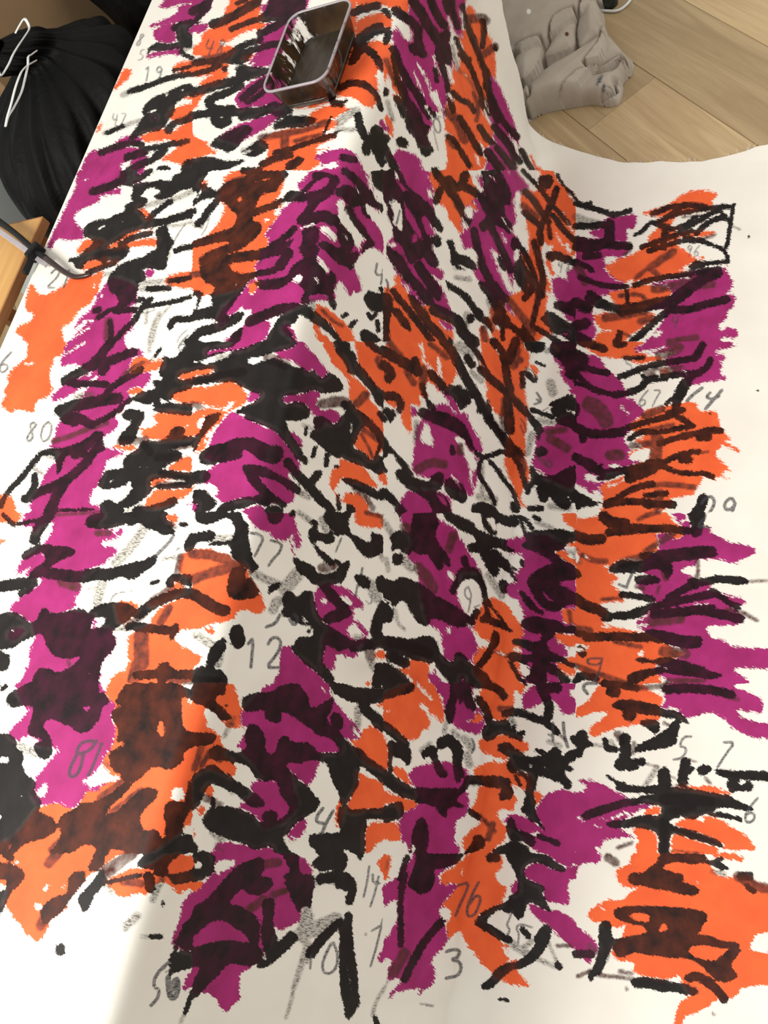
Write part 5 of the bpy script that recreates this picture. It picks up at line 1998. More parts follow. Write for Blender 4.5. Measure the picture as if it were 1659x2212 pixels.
def canvas_material():
    k = NT('painted_canvas_cloth'); at = k.n('ShaderNodeAttribute', attribute_name='cloth'); vec = at.outputs['Vector']
    def A(n): return k.n('ShaderNodeAttribute', attribute_name=n).outputs['Fac']
    n1 = k.noise(vec, 45, 3); n2 = k.noise(vec, 190, 3, .6); n3 = k.noise(vec, 700, 2)
    mr = k.n('ShaderNodeMapping'); k.l(vec, mr.inputs[0]); mr.inputs['Rotation'].default_value = (0, 0, math.radians(-22))
    mp = k.n('ShaderNodeMapping'); k.l(mr.outputs[0], mp.inputs[0]); mp.inputs['Scale'].default_value = (330, 60, 1); ns = k.noise(mp.outputs[0], 1, 4, .65)
    wob = k.math('ADD', k.math('MULTIPLY_ADD', n1, 7, -3.5), k.math('MULTIPLY_ADD', n2, 9, -4.5))
    fine = k.math('MULTIPLY_ADD', n3, 5, -2.5)
    streak = k.math('MULTIPLY_ADD', ns, 26, -14)
    def cover(name, soft=1.3, amt=1.0, extra=None, off=0.):
        d = k.math('ADD', A(name), k.math('ADD', k.math('MULTIPLY', wob, amt), fine))
        if extra is not None: d = k.math('ADD', d, extra)
        return k.math('MULTIPLY_ADD', d, -1. / soft, .5 + off, clamp=True)
    lf = k.noise(vec, 9, 3)
    base = k.mix(lf, (.70, .67, .60), (.80, .78, .73))
    mo = cover('paint_o', 1.4, 1.0, streak); mm = cover('paint_m', 1.4, 1.0, streak)
    on = k.math('MULTIPLY_ADD', k.noise(vec, 16, 4, .6), 2, -.5, clamp=True)
    c = k.mix(mo, base, k.mix(on, (.66, .086, .021), (.80, .128, .031)))
    c = k.mix(mm, c, k.mix(on, (.235, .008, .090), (.375, .019, .168)))
    mpd = k.n('ShaderNodeMapping'); k.l(vec, mpd.inputs[0]); mpd.inputs['Scale'].default_value = (460, 110, 1)
    dry = k.math('MULTIPLY_ADD', k.noise(mpd.outputs[0], 1, 4, .75), 7, -3.2, clamp=True)
    mg = k.math('MULTIPLY', cover('paint_g', 6., .6), k.math('MULTIPLY_ADD', dry, .60, .34))
    c = k.mix(mg, c, (.045, .036, .026))
    mb = k.math('MULTIPLY', cover('paint_b', 5., .8), k.math('MULTIPLY_ADD', k.noise(vec, 60, 3), .9, .38, clamp=True))
    c = k.mix(mb, c, (.060, .014, .010))
    md = cover('paint_d', 1.5, .9, k.math('MULTIPLY_ADD', streak, .45, -1.2))
    po, pm_ = A('paint_o'), A('paint_m')
    eo = k.math('MULTIPLY_ADD', po, -.085, 1.0, clamp=True); em = k.math('MULTIPLY', k.math('MULTIPLY_ADD', pm_, -.085, 1.0, clamp=True), k.math('MULTIPLY_ADD', k.math('SUBTRACT', po, pm_), .2, .5, clamp=True))
    under = k.mix(eo, c, (.62, .10, .025)); under = k.mix(em, under, (.30, .014, .12))
    c = k.mix(md, c, under)
    thin = k.math('MULTIPLY', k.math('MULTIPLY_ADD', k.noise(vec, 30, 4, .6), 2.6, -.8, clamp=True), k.math('MULTIPLY_ADD', k.math('MAXIMUM', eo, em), .115, .008))
    c = k.mix(k.math('MULTIPLY', md, k.math('SUBTRACT', .995, thin)), c, (.0062, .0040, .0040))
    cn = k.math('MULTIPLY', cover('paint_n', 2.2, .15), k.math('MULTIPLY_ADD', dry, .30, .70))
    c = k.mix(cn, c, (.035, .036, .045))
    k.l(c, k.b.inputs['Base Color'])
    anyp = k.math('MAXIMUM', k.math('MAXIMUM', mo, mm), md)
    k.l(k.math('MULTIPLY_ADD', md, -.22, k.math('MULTIPLY_ADD', anyp, -.16, .88)), k.b.inputs['Roughness'])
    k.l(k.math('MULTIPLY_ADD', md, -.17, .30), k.b.inputs['Specular IOR Level'])
    wv = k.noise(vec, 1500, 1)
    hh = k.math('ADD', k.math('MULTIPLY', wv, .25), k.math('ADD', k.math('MULTIPLY', md, .7), k.math('MULTIPLY', ns, .3)))
    k.bump(hh, .35, .0012)
    return k.m
def wood_material(name, c1, c2, c3, along=(1.2, 14, 14), rough=.5, knots=True):
    k = NT(name); tc = k.n('ShaderNodeTexCoord'); oi = k.n('ShaderNodeObjectInfo')
    add = k.n('ShaderNodeVectorMath', operation='ADD'); k.l(tc.outputs['Object'], add.inputs[0])
    cmb = k.n('ShaderNodeCombineXYZ'); k.l(k.math('MULTIPLY', oi.outputs['Random'], 37.), cmb.inputs[0]); k.l(k.math('MULTIPLY', oi.outputs['Random'], 91.), cmb.inputs[1]); k.l(cmb.outputs[0], add.inputs[1])
    mp = k.n('ShaderNodeMapping'); k.l(add.outputs[0], mp.inputs[0]); mp.inputs['Scale'].default_value = along
    g = k.noise(mp.outputs[0], 1.2, 5, .6, 1.4)
    mp2 = k.n('ShaderNodeMapping'); k.l(add.outputs[0], mp2.inputs[0]); mp2.inputs['Scale'].default_value = (along[0] * 4, along[1] * 14, along[2] * 8)
    fg = k.noise(mp2.outputs[0], 1.0, 3, .6)
    big = k.noise(mp.outputs[0], .45, 2)
    c = k.mix(k.math('MULTIPLY_ADD', g, 3.0, -1.0, clamp=True), c1, c2)
    c = k.mix(k.math('MULTIPLY', k.math('MULTIPLY_ADD', big, 4, -2.05, clamp=True), .55), c, c3)
    c = k.mix(k.math('MULTIPLY', k.math('MULTIPLY_ADD', fg, 4, -1.8, clamp=True), .22), c, c3)
    hv = k.n('ShaderNodeHueSaturation'); k.l(c, hv.inputs['Color']); k.l(k.math('MULTIPLY_ADD', oi.outputs['Random'], .28, .86), hv.inputs['Value'])
    k.l(hv.outputs[0], k.b.inputs['Base Color']); k.set(Roughness=rough); k.b.inputs['Specular IOR Level'].default_value = .35
    k.bump(fg, .12, .001)
    return k.m
M_CANVAS = canvas_material()
M_PLANK = wood_material('oak_laminate', (.36, .255, .135), (.48, .36, .20), (.24, .17, .095))
M_GAP = simple('plank_joint_board', (.10, .07, .042), .9)  # dark base board showing through the joints between planks
M_PLY = wood_material('varnished_pine_board', (.56, .30, .09), (.66, .38, .13), (.40, .19, .05), (2, 10, 10), .42)
M_PLYEDGE = wood_material('plywood_edge', (.26, .10, .035), (.36, .16, .06), (.15, .055, .02), (3, 3, 60), .6)
M_TABLE = wood_material('table_wood', (.30, .18, .08), (.40, .26, .13), (.18, .10, .05))
M_WALL = simple('pale_grey_wall_paint', (.70, .78, .79), .8, .04, 6, .0005)
M_CRATE = simple('pale_grey_plastic', (.50, .56, .57), .5, .04, 6)
M_BROWN = simple('brown_cardboard', (.30, .19, .095), .85, .06, 10, .0004)
def bag_material():
    k = NT('black_bin_bag_plastic'); tc = k.n('ShaderNodeTexCoord'); f = k.noise(tc.outputs['Object'], 9, 4, .6, .6)
    k.l(k.mix(f, (.003, .003, .0032), (.007, .007, .0075)), k.b.inputs['Base Color']); k.set(Roughness=.6); k.b.inputs['Specular IOR Level'].default_value = .10
    k.bump(f, .5, .02); return k.m
M_BAG = bag_material()
M_CORD = simple('white_cord', (.72, .74, .74), .7, .06, 60)
M_BLACK = simple('black_clamp_plastic', (.006, .006, .007), .5, .1, 30, 0, 0, .2)
M_STEEL = simple('pale_steel_bar', (.52, .47, .50), .38, .06, 40, 0, .35)
M_STUD = simple('steel_stud', (.75, .76, .78), .25, .05, 40, 0, 1.0)
M_TIP = simple('paint_smeared_black_rod', (.030, .010, .008), .3, .25, 40, .0006)
def drop_material():
    k = NT('stained_grey_drop_cloth'); tc = k.n('ShaderNodeTexCoord'); v = tc.outputs['Object']
    f = k.noise(v, 7, 4, .6); g = k.noise(v, 500, 2)
    c = k.mix(k.math('MULTIPLY_ADD', f, 2, -.5, clamp=True), (.36, .31, .25), (.50, .45, .385))
    c = k.mix(k.math('MULTIPLY', g, .25), c, (.22, .19, .16))
    s = k.n('ShaderNodeAttribute', attribute_name='stain').outputs['Fac']; sd = k.math('MULTIPLY_ADD', k.noise(v, 120, 3), 1.6, -.8)
    c = k.mix(k.math('MULTIPLY_ADD', k.math('ADD', s, sd), 1.2, -.3, clamp=True), c, (.045, .055, .085))
    w = k.n('ShaderNodeAttribute', attribute_name='white').outputs['Fac']; c = k.mix(w, c, (.75, .74, .7))
    r = k.n('ShaderNodeAttribute', attribute_name='rust').outputs['Fac']; c = k.mix(r, c, (.09, .035, .02))
    k.l(c, k.b.inputs['Base Color']); k.set(Roughness=.92); k.b.inputs['Specular IOR Level'].default_value = .2
    k.bump(g, .3, .001); return k.m
M_DROP = drop_material()
M_THREAD = simple('loose_thread', (.7, .67, .6), .8, .05, 50)
# clear plastic with paint smears: paint residue opaque, the rest see-through
def tray_material():
    k = NT('paint_smeared_clear_plastic'); tc = k.n('ShaderNodeTexCoord'); v = tc.outputs['Object']
    mp = k.n('ShaderNodeMapping'); k.l(v, mp.inputs[0]); mp.inputs['Scale'].default_value = (1, 1, .45)
    f = k.noise(mp.outputs[0], 34, 5, .65, .8); sm = k.math('MULTIPLY_ADD', f, 16, -6.3, clamp=True)
    f2 = k.noise(v, 16, 3)
    k.l(k.mix(k.math('MULTIPLY_ADD', f2, 3, -1.1, clamp=True), (.013, .007, .005), (.055, .030, .012)), k.b.inputs['Base Color'])
    k.set(Roughness=.25)
    tr = k.n('ShaderNodeBsdfTransparent'); tr.inputs[0].default_value = (.86, .84, .86, 1)
    gl = k.n('ShaderNodeBsdfGlossy'); gl.inputs['Roughness'].default_value = .12
    m1 = k.n('ShaderNodeMixShader'); m1.inputs[0].default_value = .10; k.l(tr.outputs[0], m1.inputs[1]); k.l(gl.outputs[0], m1.inputs[2])
    m2 = k.n('ShaderNodeMixShader'); k.l(sm, m2.inputs[0]); k.l(m1.outputs[0], m2.inputs[1]); k.l(k.b.outputs[0], m2.inputs[2])
    k.l(m2.outputs[0], k.t.nodes['Material Output'].inputs[0]); return k.m
M_TRAY = tray_material()
def rim_material():
    k = NT('clear_plastic_rim'); tc = k.n('ShaderNodeTexCoord'); f = k.noise(tc.outputs['Object'], 60, 3)
    k.l(k.mix(k.math('MULTIPLY_ADD', f, 5, -2.9, clamp=True), (.42, .39, .42), (.05, .02, .015)), k.b.inputs['Base Color']); k.set(Roughness=.22, Alpha=.72); return k.m
M_RIM = rim_material()
M_PAINT = simple('wet_brown_paint', (.022, .015, .009), .3, .3, 25, .003, 0, .4, (.042, .032, .021), (1, 2.5, 1))
M_POT = simple('dark_green_plastic', (.012, .02, .014), .35, .1, 20)
# ------------------------------------------------------------------ structure: floor of planks, wall
fl = link('floor', box_mesh('floor', 8, 8, .05, 0, 1, (1.2, 1.2, -.036)), M_GAP); tag(fl, kind='structure')
fl['label'] = 'oak laminate floor boards under everything'
ANG = math.radians(41.3); dx, dy = math.cos(ANG), math.sin(ANG); PW, PL = .221, 1.28
pm = box_mesh('plank', PL - .0012, PW - .0012, .012, .0010, 1); pm.materials.append(M_PLANK)
rnd = random.Random(4)
for row in range(-12, 15):
    w = -.953 + (row + .5) * PW            # row 0 lies between the two seams seen beside the canvas
    off = 1.74 if row == 0 else 1.74 + rnd.uniform(.18, .82) * PL
    for k_ in range(-4, 4):
        a = off + (k_ + .5) * PL
        x = a * dx - w * dy; y = a * dy + w * dx
        if not (-1.6 < x < 4.3 and -1.3 < y < 3.35): continue
        p = bpy.data.objects.new('plank', pm); C.objects.link(p); p.parent = fl
        p.location = (x, y, -.0062 + rnd.uniform(-.0002, .0002)); p.rotation_euler = (0, 0, ANG + (math.pi if rnd.random() < .5 else 0))
wl = link('wall_left', box_mesh('wall_left', 7.0, .12, 2.6, 0, 1, (1.4, 3.45, 1.3)), M_WALL); tag(wl, kind='structure')
wl['label'] = 'pale grey painted wall behind the bin bags'
# ------------------------------------------------------------------ the work table that carries the canvas
T0, T1, TN0, TN1, TZ = -1.35, 2.25, .765, 1.540, .748
tb = empty('work_table', ((T0 + T1) / 2, (TN0 + TN1) / 2, 0)); tag(tb, 'long wooden work table hidden under the painted canvas', 'table')
link('tabletop', box_mesh('tabletop', T1 - T0, TN1 - TN0, .03, .006, 2, (0, 0, TZ - .015)), M_TABLE, tb)
legm = box_mesh('leg', .06, .06, TZ - .03, .004, 1, (0, 0, (TZ - .03) / 2)); legm.materials.append(M_TABLE)
for sx in (-1, 1):
    for sy in (-1, 1):
        o = bpy.data.objects.new('leg', legm); C.objects.link(o); o.parent = tb; o.location = (sx * ((T1 - T0) / 2 - .62), sy * ((TN1 - TN0) / 2 - .07), 0)
link('apron', box_mesh('apron', T1 - T0 - .9, .022, .08, .003, 1, (0, .33, TZ - .07)), M_TABLE, tb)
link('apron', box_mesh('apron', T1 - T0 - .9, .022, .08, .003, 1, (0, -.33, TZ - .07)), M_TABLE, tb)
# ------------------------------------------------------------------ the painted canvas
def build_canvas():
    S0 = -.95
    nS, nQ = 800, 820
    # cross profile (arc q): overhang - top - shoulder - drape - toe curve - floor
    NE = .742; ZT = .7535
    t = np.linspace(0, 1, nS)
    q0 = .07; qt = q0 + (1.553 - NE)
    Q = np.linspace(0, qt + .74 + 1.30, nQ)
    hem_q = [0, qt, qt + .10, qt + .35, qt + .60, qt + .74, qt + .80, qt + .93, qt + 1.05, qt + 1.22, qt + 1.36, qt + 2.1]
    hem_s = [2.16, 2.12, 2.07, 1.985, 1.88, 1.80, 1.735, 1.635, 1.606, 1.605, 1.645, 1.70]
    hem = np.interp(Q, hem_q, hem_s); kk = np.ones(21) / 21; hem = np.convolve(np.pad(hem, 10, 'edge'), kk, 'valid')
    hem += .012 * vnoise(Q * 9, Q * 0, 3) + .006 * vnoise(Q * 40, Q * 0, 4)
    Sg = S0 + (hem[None, :] - S0) * t[:, None]; Qg = np.broadcast_to(Q[None, :], Sg.shape)
    # edge shift along the table so the ridge wanders as the cloth does
    es = np.interp(Sg, [-1, -.35, .08, .32, .44, .66, .9, 1.13, 1.3, 2.2], [.730, .724, .722, .728, .735, .748, .752, .745, .735, .73]) - NE
    toe = np.interp(Sg, [-1, -.3, .3, .9, 1.4, 1.75, 2.2], [.17, .16, .15, .13, .10, .05, .02])     # flare at the foot
    n = np.zeros_like(Sg); z = np.zeros_like(Sg)
    # sample the profile finely then resample by arc length for each column
    for j in range(nS):
        e = NE + es[j].mean() if False else NE
        pass
    def profile(flare):
        pts = []
        for a in np.linspace(0, 1, 24)[:-1]: pts.append((1.556 - .006 * math.sin(a * 1.57), ZT - q0 + q0 * a))
        for a in np.linspace(0, 1, 120)[:-1]: pts.append((1.550 + (NE + .034 - 1.550) * a, ZT))
        r = .034
        for a in np.linspace(0, math.pi / 2, 24)[:-1]: pts.append((NE + r - r * math.sin(a), ZT - r + r * math.cos(a)))
        z1 = ZT - r
        for a in np.linspace(0, 1, 90)[:-1]:
            zz = z1 + (.05 - z1) * a; pts.append((NE - flare * (a ** 1.5), zz))
        n1 = NE - flare; r2 = .05
        for a in np.linspace(0, math.pi / 2, 24)[:-1]: pts.append((n1 - .06 * (1 - math.cos(a)), .05 - (.05 - .0035) * math.sin(a)))
        n2 = n1 - .06
        for a in np.linspace(0, 1, 150): pts.append((n2 - 1.6 * a, .0035))
        P = np.array(pts); L = np.concatenate([[0], np.cumsum(np.hypot(*np.diff(P, axis=0).T))]); return P, L
    fl_levels = np.linspace(0, .2, 9); prof = [profile(f) for f in fl_levels]
    NN = np.array([np.interp(Q, L, P[:, 0]) for P, L in prof]); ZZ = np.array([np.interp(Q, L, P[:, 1]) for P, L in prof])
    fi = np.clip(toe / .2 * 8, 0, 7.999); f0 = fi.astype(int); fr = fi - f0; jj = np.broadcast_to(np.arange(nQ)[None, :], Sg.shape)
    n = NN[f0, jj] * (1 - fr) + NN[f0 + 1, jj] * fr; z = ZZ[f0, jj] * (1 - fr) + ZZ[f0 + 1, jj] * fr
    wq = sstep(qt - .25, qt, Qg); n = n + es * wq
    n = n + .068 * sstep(1.30, 1.80, Sg) * sstep(qt + .08, qt + .34, Qg) * (1 - sstep(qt + .80, qt + 1.02, Qg))
    # soft folds and wrinkles
    dr = sstep(qt + .05, qt + .45, Qg) * (1 - sstep(qt + .75, qt + .98, Qg))
    fold = np.sin(Sg * 21 + 3 * vnoise(Sg * 3, Qg * 2, 9)) * .5 + vnoise(Sg * 16, Qg * 1.5, 2) * 1.3
    n = n + dr * fold * .014
    n = n + sstep(qt + .02, qt + .1, Qg) * (1 - sstep(qt + .8, qt + 1, Qg)) * vnoise(Sg * 34, Qg * 4, 5) * .005
    # big hollow where the end of the cloth hangs free
    flr = sstep(qt + .78, qt + .98, Qg)
    z = z + flr * (np.maximum(vnoise(Sg * 3.1, Qg * 3.7, 6), 0) * .026 + np.maximum(vnoise(Sg * 8, Qg * 7, 7), 0) * .013 + np.maximum(vnoise(Sg * 9 + Qg * 3, Qg * 3 - Sg * 2, 12) - .05, 0) * .022)
    top = sstep(.09, .16, Qg) * (1 - sstep(qt - .08, qt, Qg))
    z = z + top * (np.maximum(vnoise(Sg * 7, Qg * 9, 8), 0) * .004 + np.maximum(vnoise(Sg * 2.2 - Qg * 4, Qg * 12, 10), 0) * .003)
    z = np.maximum(z, .0025)
    P = np.stack([Sg, n, z], -1)
    me = grid_mesh('painted_canvas', P)
    # paint: distance fields of the traced brush marks, read at each point of the cloth
    F = raster(PAINT_TXT)
    Pf = P.reshape(-1, 3).copy()
    hang = (Qg.reshape(-1) < q0); Pf[hang, 1] = 1.556 - .3 * (q0 - Qg.reshape(-1)[hang]); Pf[hang, 2] = ZT
    px = project(Pf)
    X, Y = px[:, 0].copy(), px[:, 1].copy()
    X = np.where(X < -15, -30 - X, X); Y = np.where(Y < -15, -30 - Y, Y)
    bare = np.maximum(np.maximum(X - W0 - 25 - 18 * vnoise(Pf[:, 0] * 40, Pf[:, 1] * 0, 41), Y - H0 - 20 - 18 * vnoise(Pf[:, 1] * 40, Pf[:, 0] * 0, 42)), -14)   # the painting stops, bare cloth goes on
    gx = np.clip((X + PADX) * SC - .5, 0, GW - 1.01); gy = np.clip((Y + PADY) * SC - .5, 0, GH - 1.01)
    x0 = gx.astype(int); y0 = gy.astype(int); ax = gx - x0; ay = gy - y0
    for key, nm in (('O', 'paint_o'), ('M', 'paint_m'), ('D', 'paint_d'), ('B', 'paint_b'), ('G', 'paint_g'), ('N', 'paint_n')):
        f = F[key]; vv = (f[y0, x0] * (1 - ax) + f[y0, x0 + 1] * ax) * (1 - ay) + (f[y0 + 1, x0] * (1 - ax) + f[y0 + 1, x0 + 1] * ax) * ay
        attr(me, nm, np.maximum(vv, bare))
    attrv(me, 'cloth', np.stack([Sg, Qg, np.zeros_like(Sg)], -1))
    o = link('painted_canvas', me, M_CANVAS)
    tag(o, 'large white canvas cloth painted orange, magenta and black, draped over a table', 'painting')
    # frayed threads along the cut edge
    vs, fs = [], []; rr = np.random.RandomState(2)
    for _ in range(130):
        j = rr.randint(int(nQ * .30), nQ - 5); b = P[-1, j]; d = P[-1, j] - P[-12, j]; d /= np.linalg.norm(d) + 1e-9
        side = np.array([-d[1], d[0], 0]) * rr.uniform(-1, 1); L = rr.uniform(.004, .015); w = .00045
        p = [b, b + d * L * .5 + side * L * .3 + [0, 0, .002], b + d * L + side * L * .9 + [0, 0, rr.uniform(0, .004)]]
        k0 = len(vs)
        for q_ in p: vs += [q_ + [0, w, 0], q_ + [w, -w, 0], q_ + [-w, -w, w]]
        for a in (0, 3):
            for c_ in range(3): fs.append((k0 + a + c_, k0 + a + (c_ + 1) % 3, k0 + a + 3 + (c_ + 1) % 3, k0 + a + 3 + c_))
    th = link('frayed_threads', mesh_from('frayed_threads', vs, fs), M_THREAD, o); tag(th, kind='stuff'); return o
canvas = build_canvas()
# ------------------------------------------------------------------ paint tray
def rrect(hx, hy, r, n=6):
    out = []
    for cx, cy, a0 in ((hx - r, hy - r, 0), (-hx + r, hy - r, 90), (-hx + r, -hy + r, 180), (hx - r, -hy + r, 270)):
        for i in range(n + 1):
            a = math.radians(a0 + 90 * i / n); out.append((cx + r * math.cos(a), cy + r * math.sin(a)))
    return out
def loft(name, rings, close=True, cap_first=False, cap_last=False):
    vs, fs = [], []; n = len(rings[0][0])
    for ring, z in rings: vs += [(x, y, z) for x, y in ring]
    for i in range(len(rings) - 1):
        for k_ in range(n): fs.append((i * n + k_, i * n + (k_ + 1) % n, (i + 1) * n + (k_ + 1) % n, (i + 1) * n + k_))
    if cap_first: fs.append(tuple(range(n))[::-1])
    if cap_last: fs.append(tuple(range((len(rings) - 1) * n, len(rings) * n)))
    return mesh_from(name, vs, fs, True)
TR = (1.236, .874, .7575)
tray = empty('paint_tray', TR, math.radians(-1.5)); tray.rotation_euler[0] = math.radians(2.0)
tag(tray, 'clear plastic food tray smeared with dark brown paint, standing on the canvas', 'tray')
hx, hy, hz = .100, .069, .062
rings = []
for z, ins in ((0.001, .020), (.004, .014), (.010, .0115), (.030, .007), (.055, .002), (hz, 0)):
    rings.append((rrect(hx - ins, hy - ins, 0.024 - ins * .3), z))
rings = [(rrect(hx - .030, hy - .030, .022), .0005)] + rings
link('tray_shell', loft('tray_shell', rings, cap_first=True), M_TRAY, tray)
rl = [(rrect(hx, hy, .024), hz - .001), (rrect(hx + .001, hy + .001, .025), hz + .0015), (rrect(hx + .0036, hy + .0036, .0275), hz + .002), (rrect(hx + .0048, hy + .0048, .0285), hz), (rrect(hx + .0048, hy + .0048, .0285), hz - .003), (rrect(hx + .0036, hy + .0036, .0275), hz - .0008), (rrect(hx, hy, .024), hz - .001)]
link('rim', loft('rim', rl), M_RIM, tray)['label'] = 'clear rolled plastic rim'
pl = link('paint', loft('paint', [(rrect(hx - .022, hy - .022, .024), .002), (rrect(hx - .0095, hy - .0095, .027), .012), (rrect(hx - .0085, hy - .0085, .027), .0165), (rrect(hx - .014, hy - .014, .024), .0155), (rrect(hx - .03, hy - .03, .02), .0152)], cap_last=True), M_PAINT, tray); pl['label'] = 'pool of dark brown paint'
# ------------------------------------------------------------------ side table and clamp at the left edge
st = empty('side_table', (.671, 1.890, 0)); tag(st, 'small plywood-topped side table with the clamp on it, left of the canvas', 'table')
SZ = .7425
link('tabletop', box_mesh('tabletop', .74, .51, .024, .002, 1, (0, 0, SZ - .012)), M_PLY, st)
link('edge_strip', box_mesh('edge_strip', .742, .004, .023, .001, 1, (0, -.2568, SZ - .0128)), M_PLYEDGE, st)['label'] = 'dark plywood edge'
link('edge_strip', box_mesh('edge_strip', .004, .512, .023, .001, 1, (.3718, 0, SZ - .0128)), M_PLYEDGE, st)['label'] = 'dark plywood edge'
lm = box_mesh('leg', .04, .04, SZ - .024, .003, 1, (0, 0, (SZ - .024) / 2)); lm.materials.append(M_PLYEDGE)
for sx in (-1, 1):
    for sy in (-1, 1):
        o = bpy.data.objects.new('leg', lm); C.objects.link(o); o.parent = st; o.location = (sx * .33, sy * .215, 0)
cl = empty('clamp', tuple(hit((75, 545), .7425))); tag(cl, 'black clamp with a pale steel bar, reaching from the side table over the canvas edge', 'clamp')
co = np.array(cl.location)
def cpt(x, y, z): return hit((x, y), z) - co
link('rod', tube_mesh('rod', [cpt(-45, 447, .772), cpt(0, 480, .772), cpt(35, 506, .772), cpt(75, 541, .772), cpt(100, 558, .772)], [.0085, .008, .0068, .0068, .0068]), M_BLACK, cl)
link('bent_tip', tube_mesh('bent_tip', [cpt(97, 556, .772), cpt(115, 570, .771), cpt(140, 588, .7665), cpt(162, 598, .7625), cpt(184, 596, .7598), cpt(196, 592, .7585)], [.0066, .0066, .0062, .0056, .0045, .0025], 14), M_TIP, cl)['label'] = 'paint-smeared bent black tip'
a, b = cpt(-31, 478, .764), cpt(101, 572, .764)
d = b - a; L = float(np.linalg.norm(d)); bar = link('bar', box_mesh('bar', L, .0135, .007, .0008, 1), M_STEEL, cl); bar.location = tuple((a + b) / 2); bar.rotation_euler = (0, 0, math.atan2(d[1], d[0])); bar['label'] = 'pale steel bar'
ra = math.atan2(d[1], d[0])
jw = link('jaw', box_mesh('jaw', .018, .040, .028, .004, 3), M_BLACK, cl); jw.location = tuple(cpt(76, 545, .772)); jw.rotation_euler = (0, 0, ra)
link('grip', tube_mesh('grip', [cpt(70, 552, .770), cpt(64, 568, .768), cpt(54, 591, .766)], [.0085, .0075, .0075], 10), M_BLACK, cl)
bm = bmesh.new(); bmesh.ops.create_uvsphere(bm, u_segments=12, v_segments=8, radius=.0042); me = bpy.data.meshes.new('stud'); bm.to_mesh(me); bm.free()
sd = link('stud', me, M_STUD, cl); sd.location = tuple(cpt(62, 553, .766)); sd['label'] = 'shiny steel stud'
# ------------------------------------------------------------------ bin bags and box by the wall
def bag(name, x, y, prof, seed, neck, pleats=15, droop=(0, 0)):
    nz, na = 90, 160
    zs = np.linspace(0, 1, nz)[:, None]; th = np.linspace(0, 2 * math.pi, na)[None, :]
    H = prof[-1][0]; z = zs * H; r = np.interp(z, [p[0] for p in prof], [p[1] for p in prof]); kz = np.ones(7) / 7
    r = np.convolve(np.pad(r[:, 0], 3, 'edge'), kz, 'valid')[:, None]; r[0] *= .6
    lx, ly, zn = neck
    u = np.cos(th) * 2.4; w = np.sin(th) * 2.4
    lump = vnoise(u * .9 + z * 2 + seed, w * .9 + z * 3, seed) * .16 + vnoise(u * 2 + seed, w * 2 + z * 9, seed + 1) * .09
    near = np.exp(-((z - zn) / .24) ** 2)
    pl = np.sin(th * pleats + 3 * vnoise(u + 9, w, seed + 3) * 3 + z * 4) * .085 * near + np.sin(th * pleats * 2.3 + z * 11) * .03 * near
    crease = -np.abs(vnoise(u * 3 + z * 5, w * 3 - z * 7, seed + 5)) * .10
    rr = r * (1 + lump + pl + crease + .02)
    lean = sstep(.62, 1.02, z / zn)
    up = np.clip(z - zn, 0, 1) / .12; X = lx * lean + droop[0] * up + rr * np.cos(th); Y = ly * lean + droop[1] * up + rr * np.sin(th)
    P = np.stack([X, Y, np.broadcast_to(z, X.shape)], -1)
    P[:, -1] = P[:, 0]
    o = empty(name, (x, y, .0)); me = grid_mesh('bag_body', P[:, ::-1]); link('bag_body', me, M_BAG, o); return o
b1 = bag('bin_bag', 1.625, 2.10, [(0, .19), (.04, .23), (.2, .27), (.42, .285), (.54, .28), (.62, .262), (.67, .205), (.70, .10), (.72, .065), (.745, .085), (.775, .095), (.80, .07), (.815, .02)], 3, (.125, -.03, .72), 15, (-.13, .02))
tag(b1, 'black bin bag gathered at the neck with white drawstrings, left of the canvas', 'bin bag', 'black bin bags by the wall')
bo = np.array(b1.location)
def bp(x, y, n): return hitn((x, y), n) - bo
def cord_part(pts, r=.0042): return link('drawstring', tube_mesh('drawstring', [bp(*p) for p in pts], r, 8, .45), M_CORD, b1)
cord_part([(33, 72, 1.96), (42, 55, 1.95), (52, 41, 1.94), (60, 50, 1.93), (63, 62, 1.92), (55, 76, 1.88), (40, 98, 1.82), (28, 118, 1.79), (18, 140, 1.77), (3, 163, 1.76), (-3, 155, 1.76)])
cord_part([(79, 110, 1.84), (68, 118, 1.80), (61, 123, 1.79), (60, 142, 1.78), (54, 170, 1.76), (46, 200, 1.75), (30, 232, 1.74), (18, 252, 1.735), (12, 273, 1.73), (16, 252, 1.735), (24, 225, 1.74), (33, 190, 1.75), (44, 160, 1.76), (52, 148, 1.775), (62, 140, 1.79), (78, 131, 1.83)])
b2 = bag('bin_bag', 2.46, 2.02, [(0, .20), (.04, .26), (.2, .30), (.45, .31), (.6, .30), (.74, .22), (.84, .10), (.88, .06), (.92, .07), (.95, .02)], 8, (.03, .0, .88))
tag(b2, 'second black bin bag further back, half hidden behind the canvas edge at the top', 'bin bag', 'black bin bags by the wall')
cr = empty('storage_crate', (1.635, 2.68, 0)); tag(cr, 'pale grey plastic storage crate behind the bin bag, left of the brown box', 'crate')
link('crate_body', box_mesh('crate_body', .33, .34, .62, .012, 3, (0, 0, .31)), M_CRATE, cr)
link('lid', box_mesh('lid', .355, .365, .035, .008, 2, (0, 0, .6375)), M_CRATE, cr)
link('handle', box_mesh('handle', .12, .012, .022, .004, 2, (0, -.174, .50)), M_CRATE, cr)
bx = empty('cardboard_box', (2.69, 2.525, 0), 0); tag(bx, 'large plain brown cardboard box standing behind the bin bags', 'box')
link('box_body', box_mesh('box_body', 1.70, .20, 1.05, .004, 1, (0, 0, .525)), M_BROWN, bx)
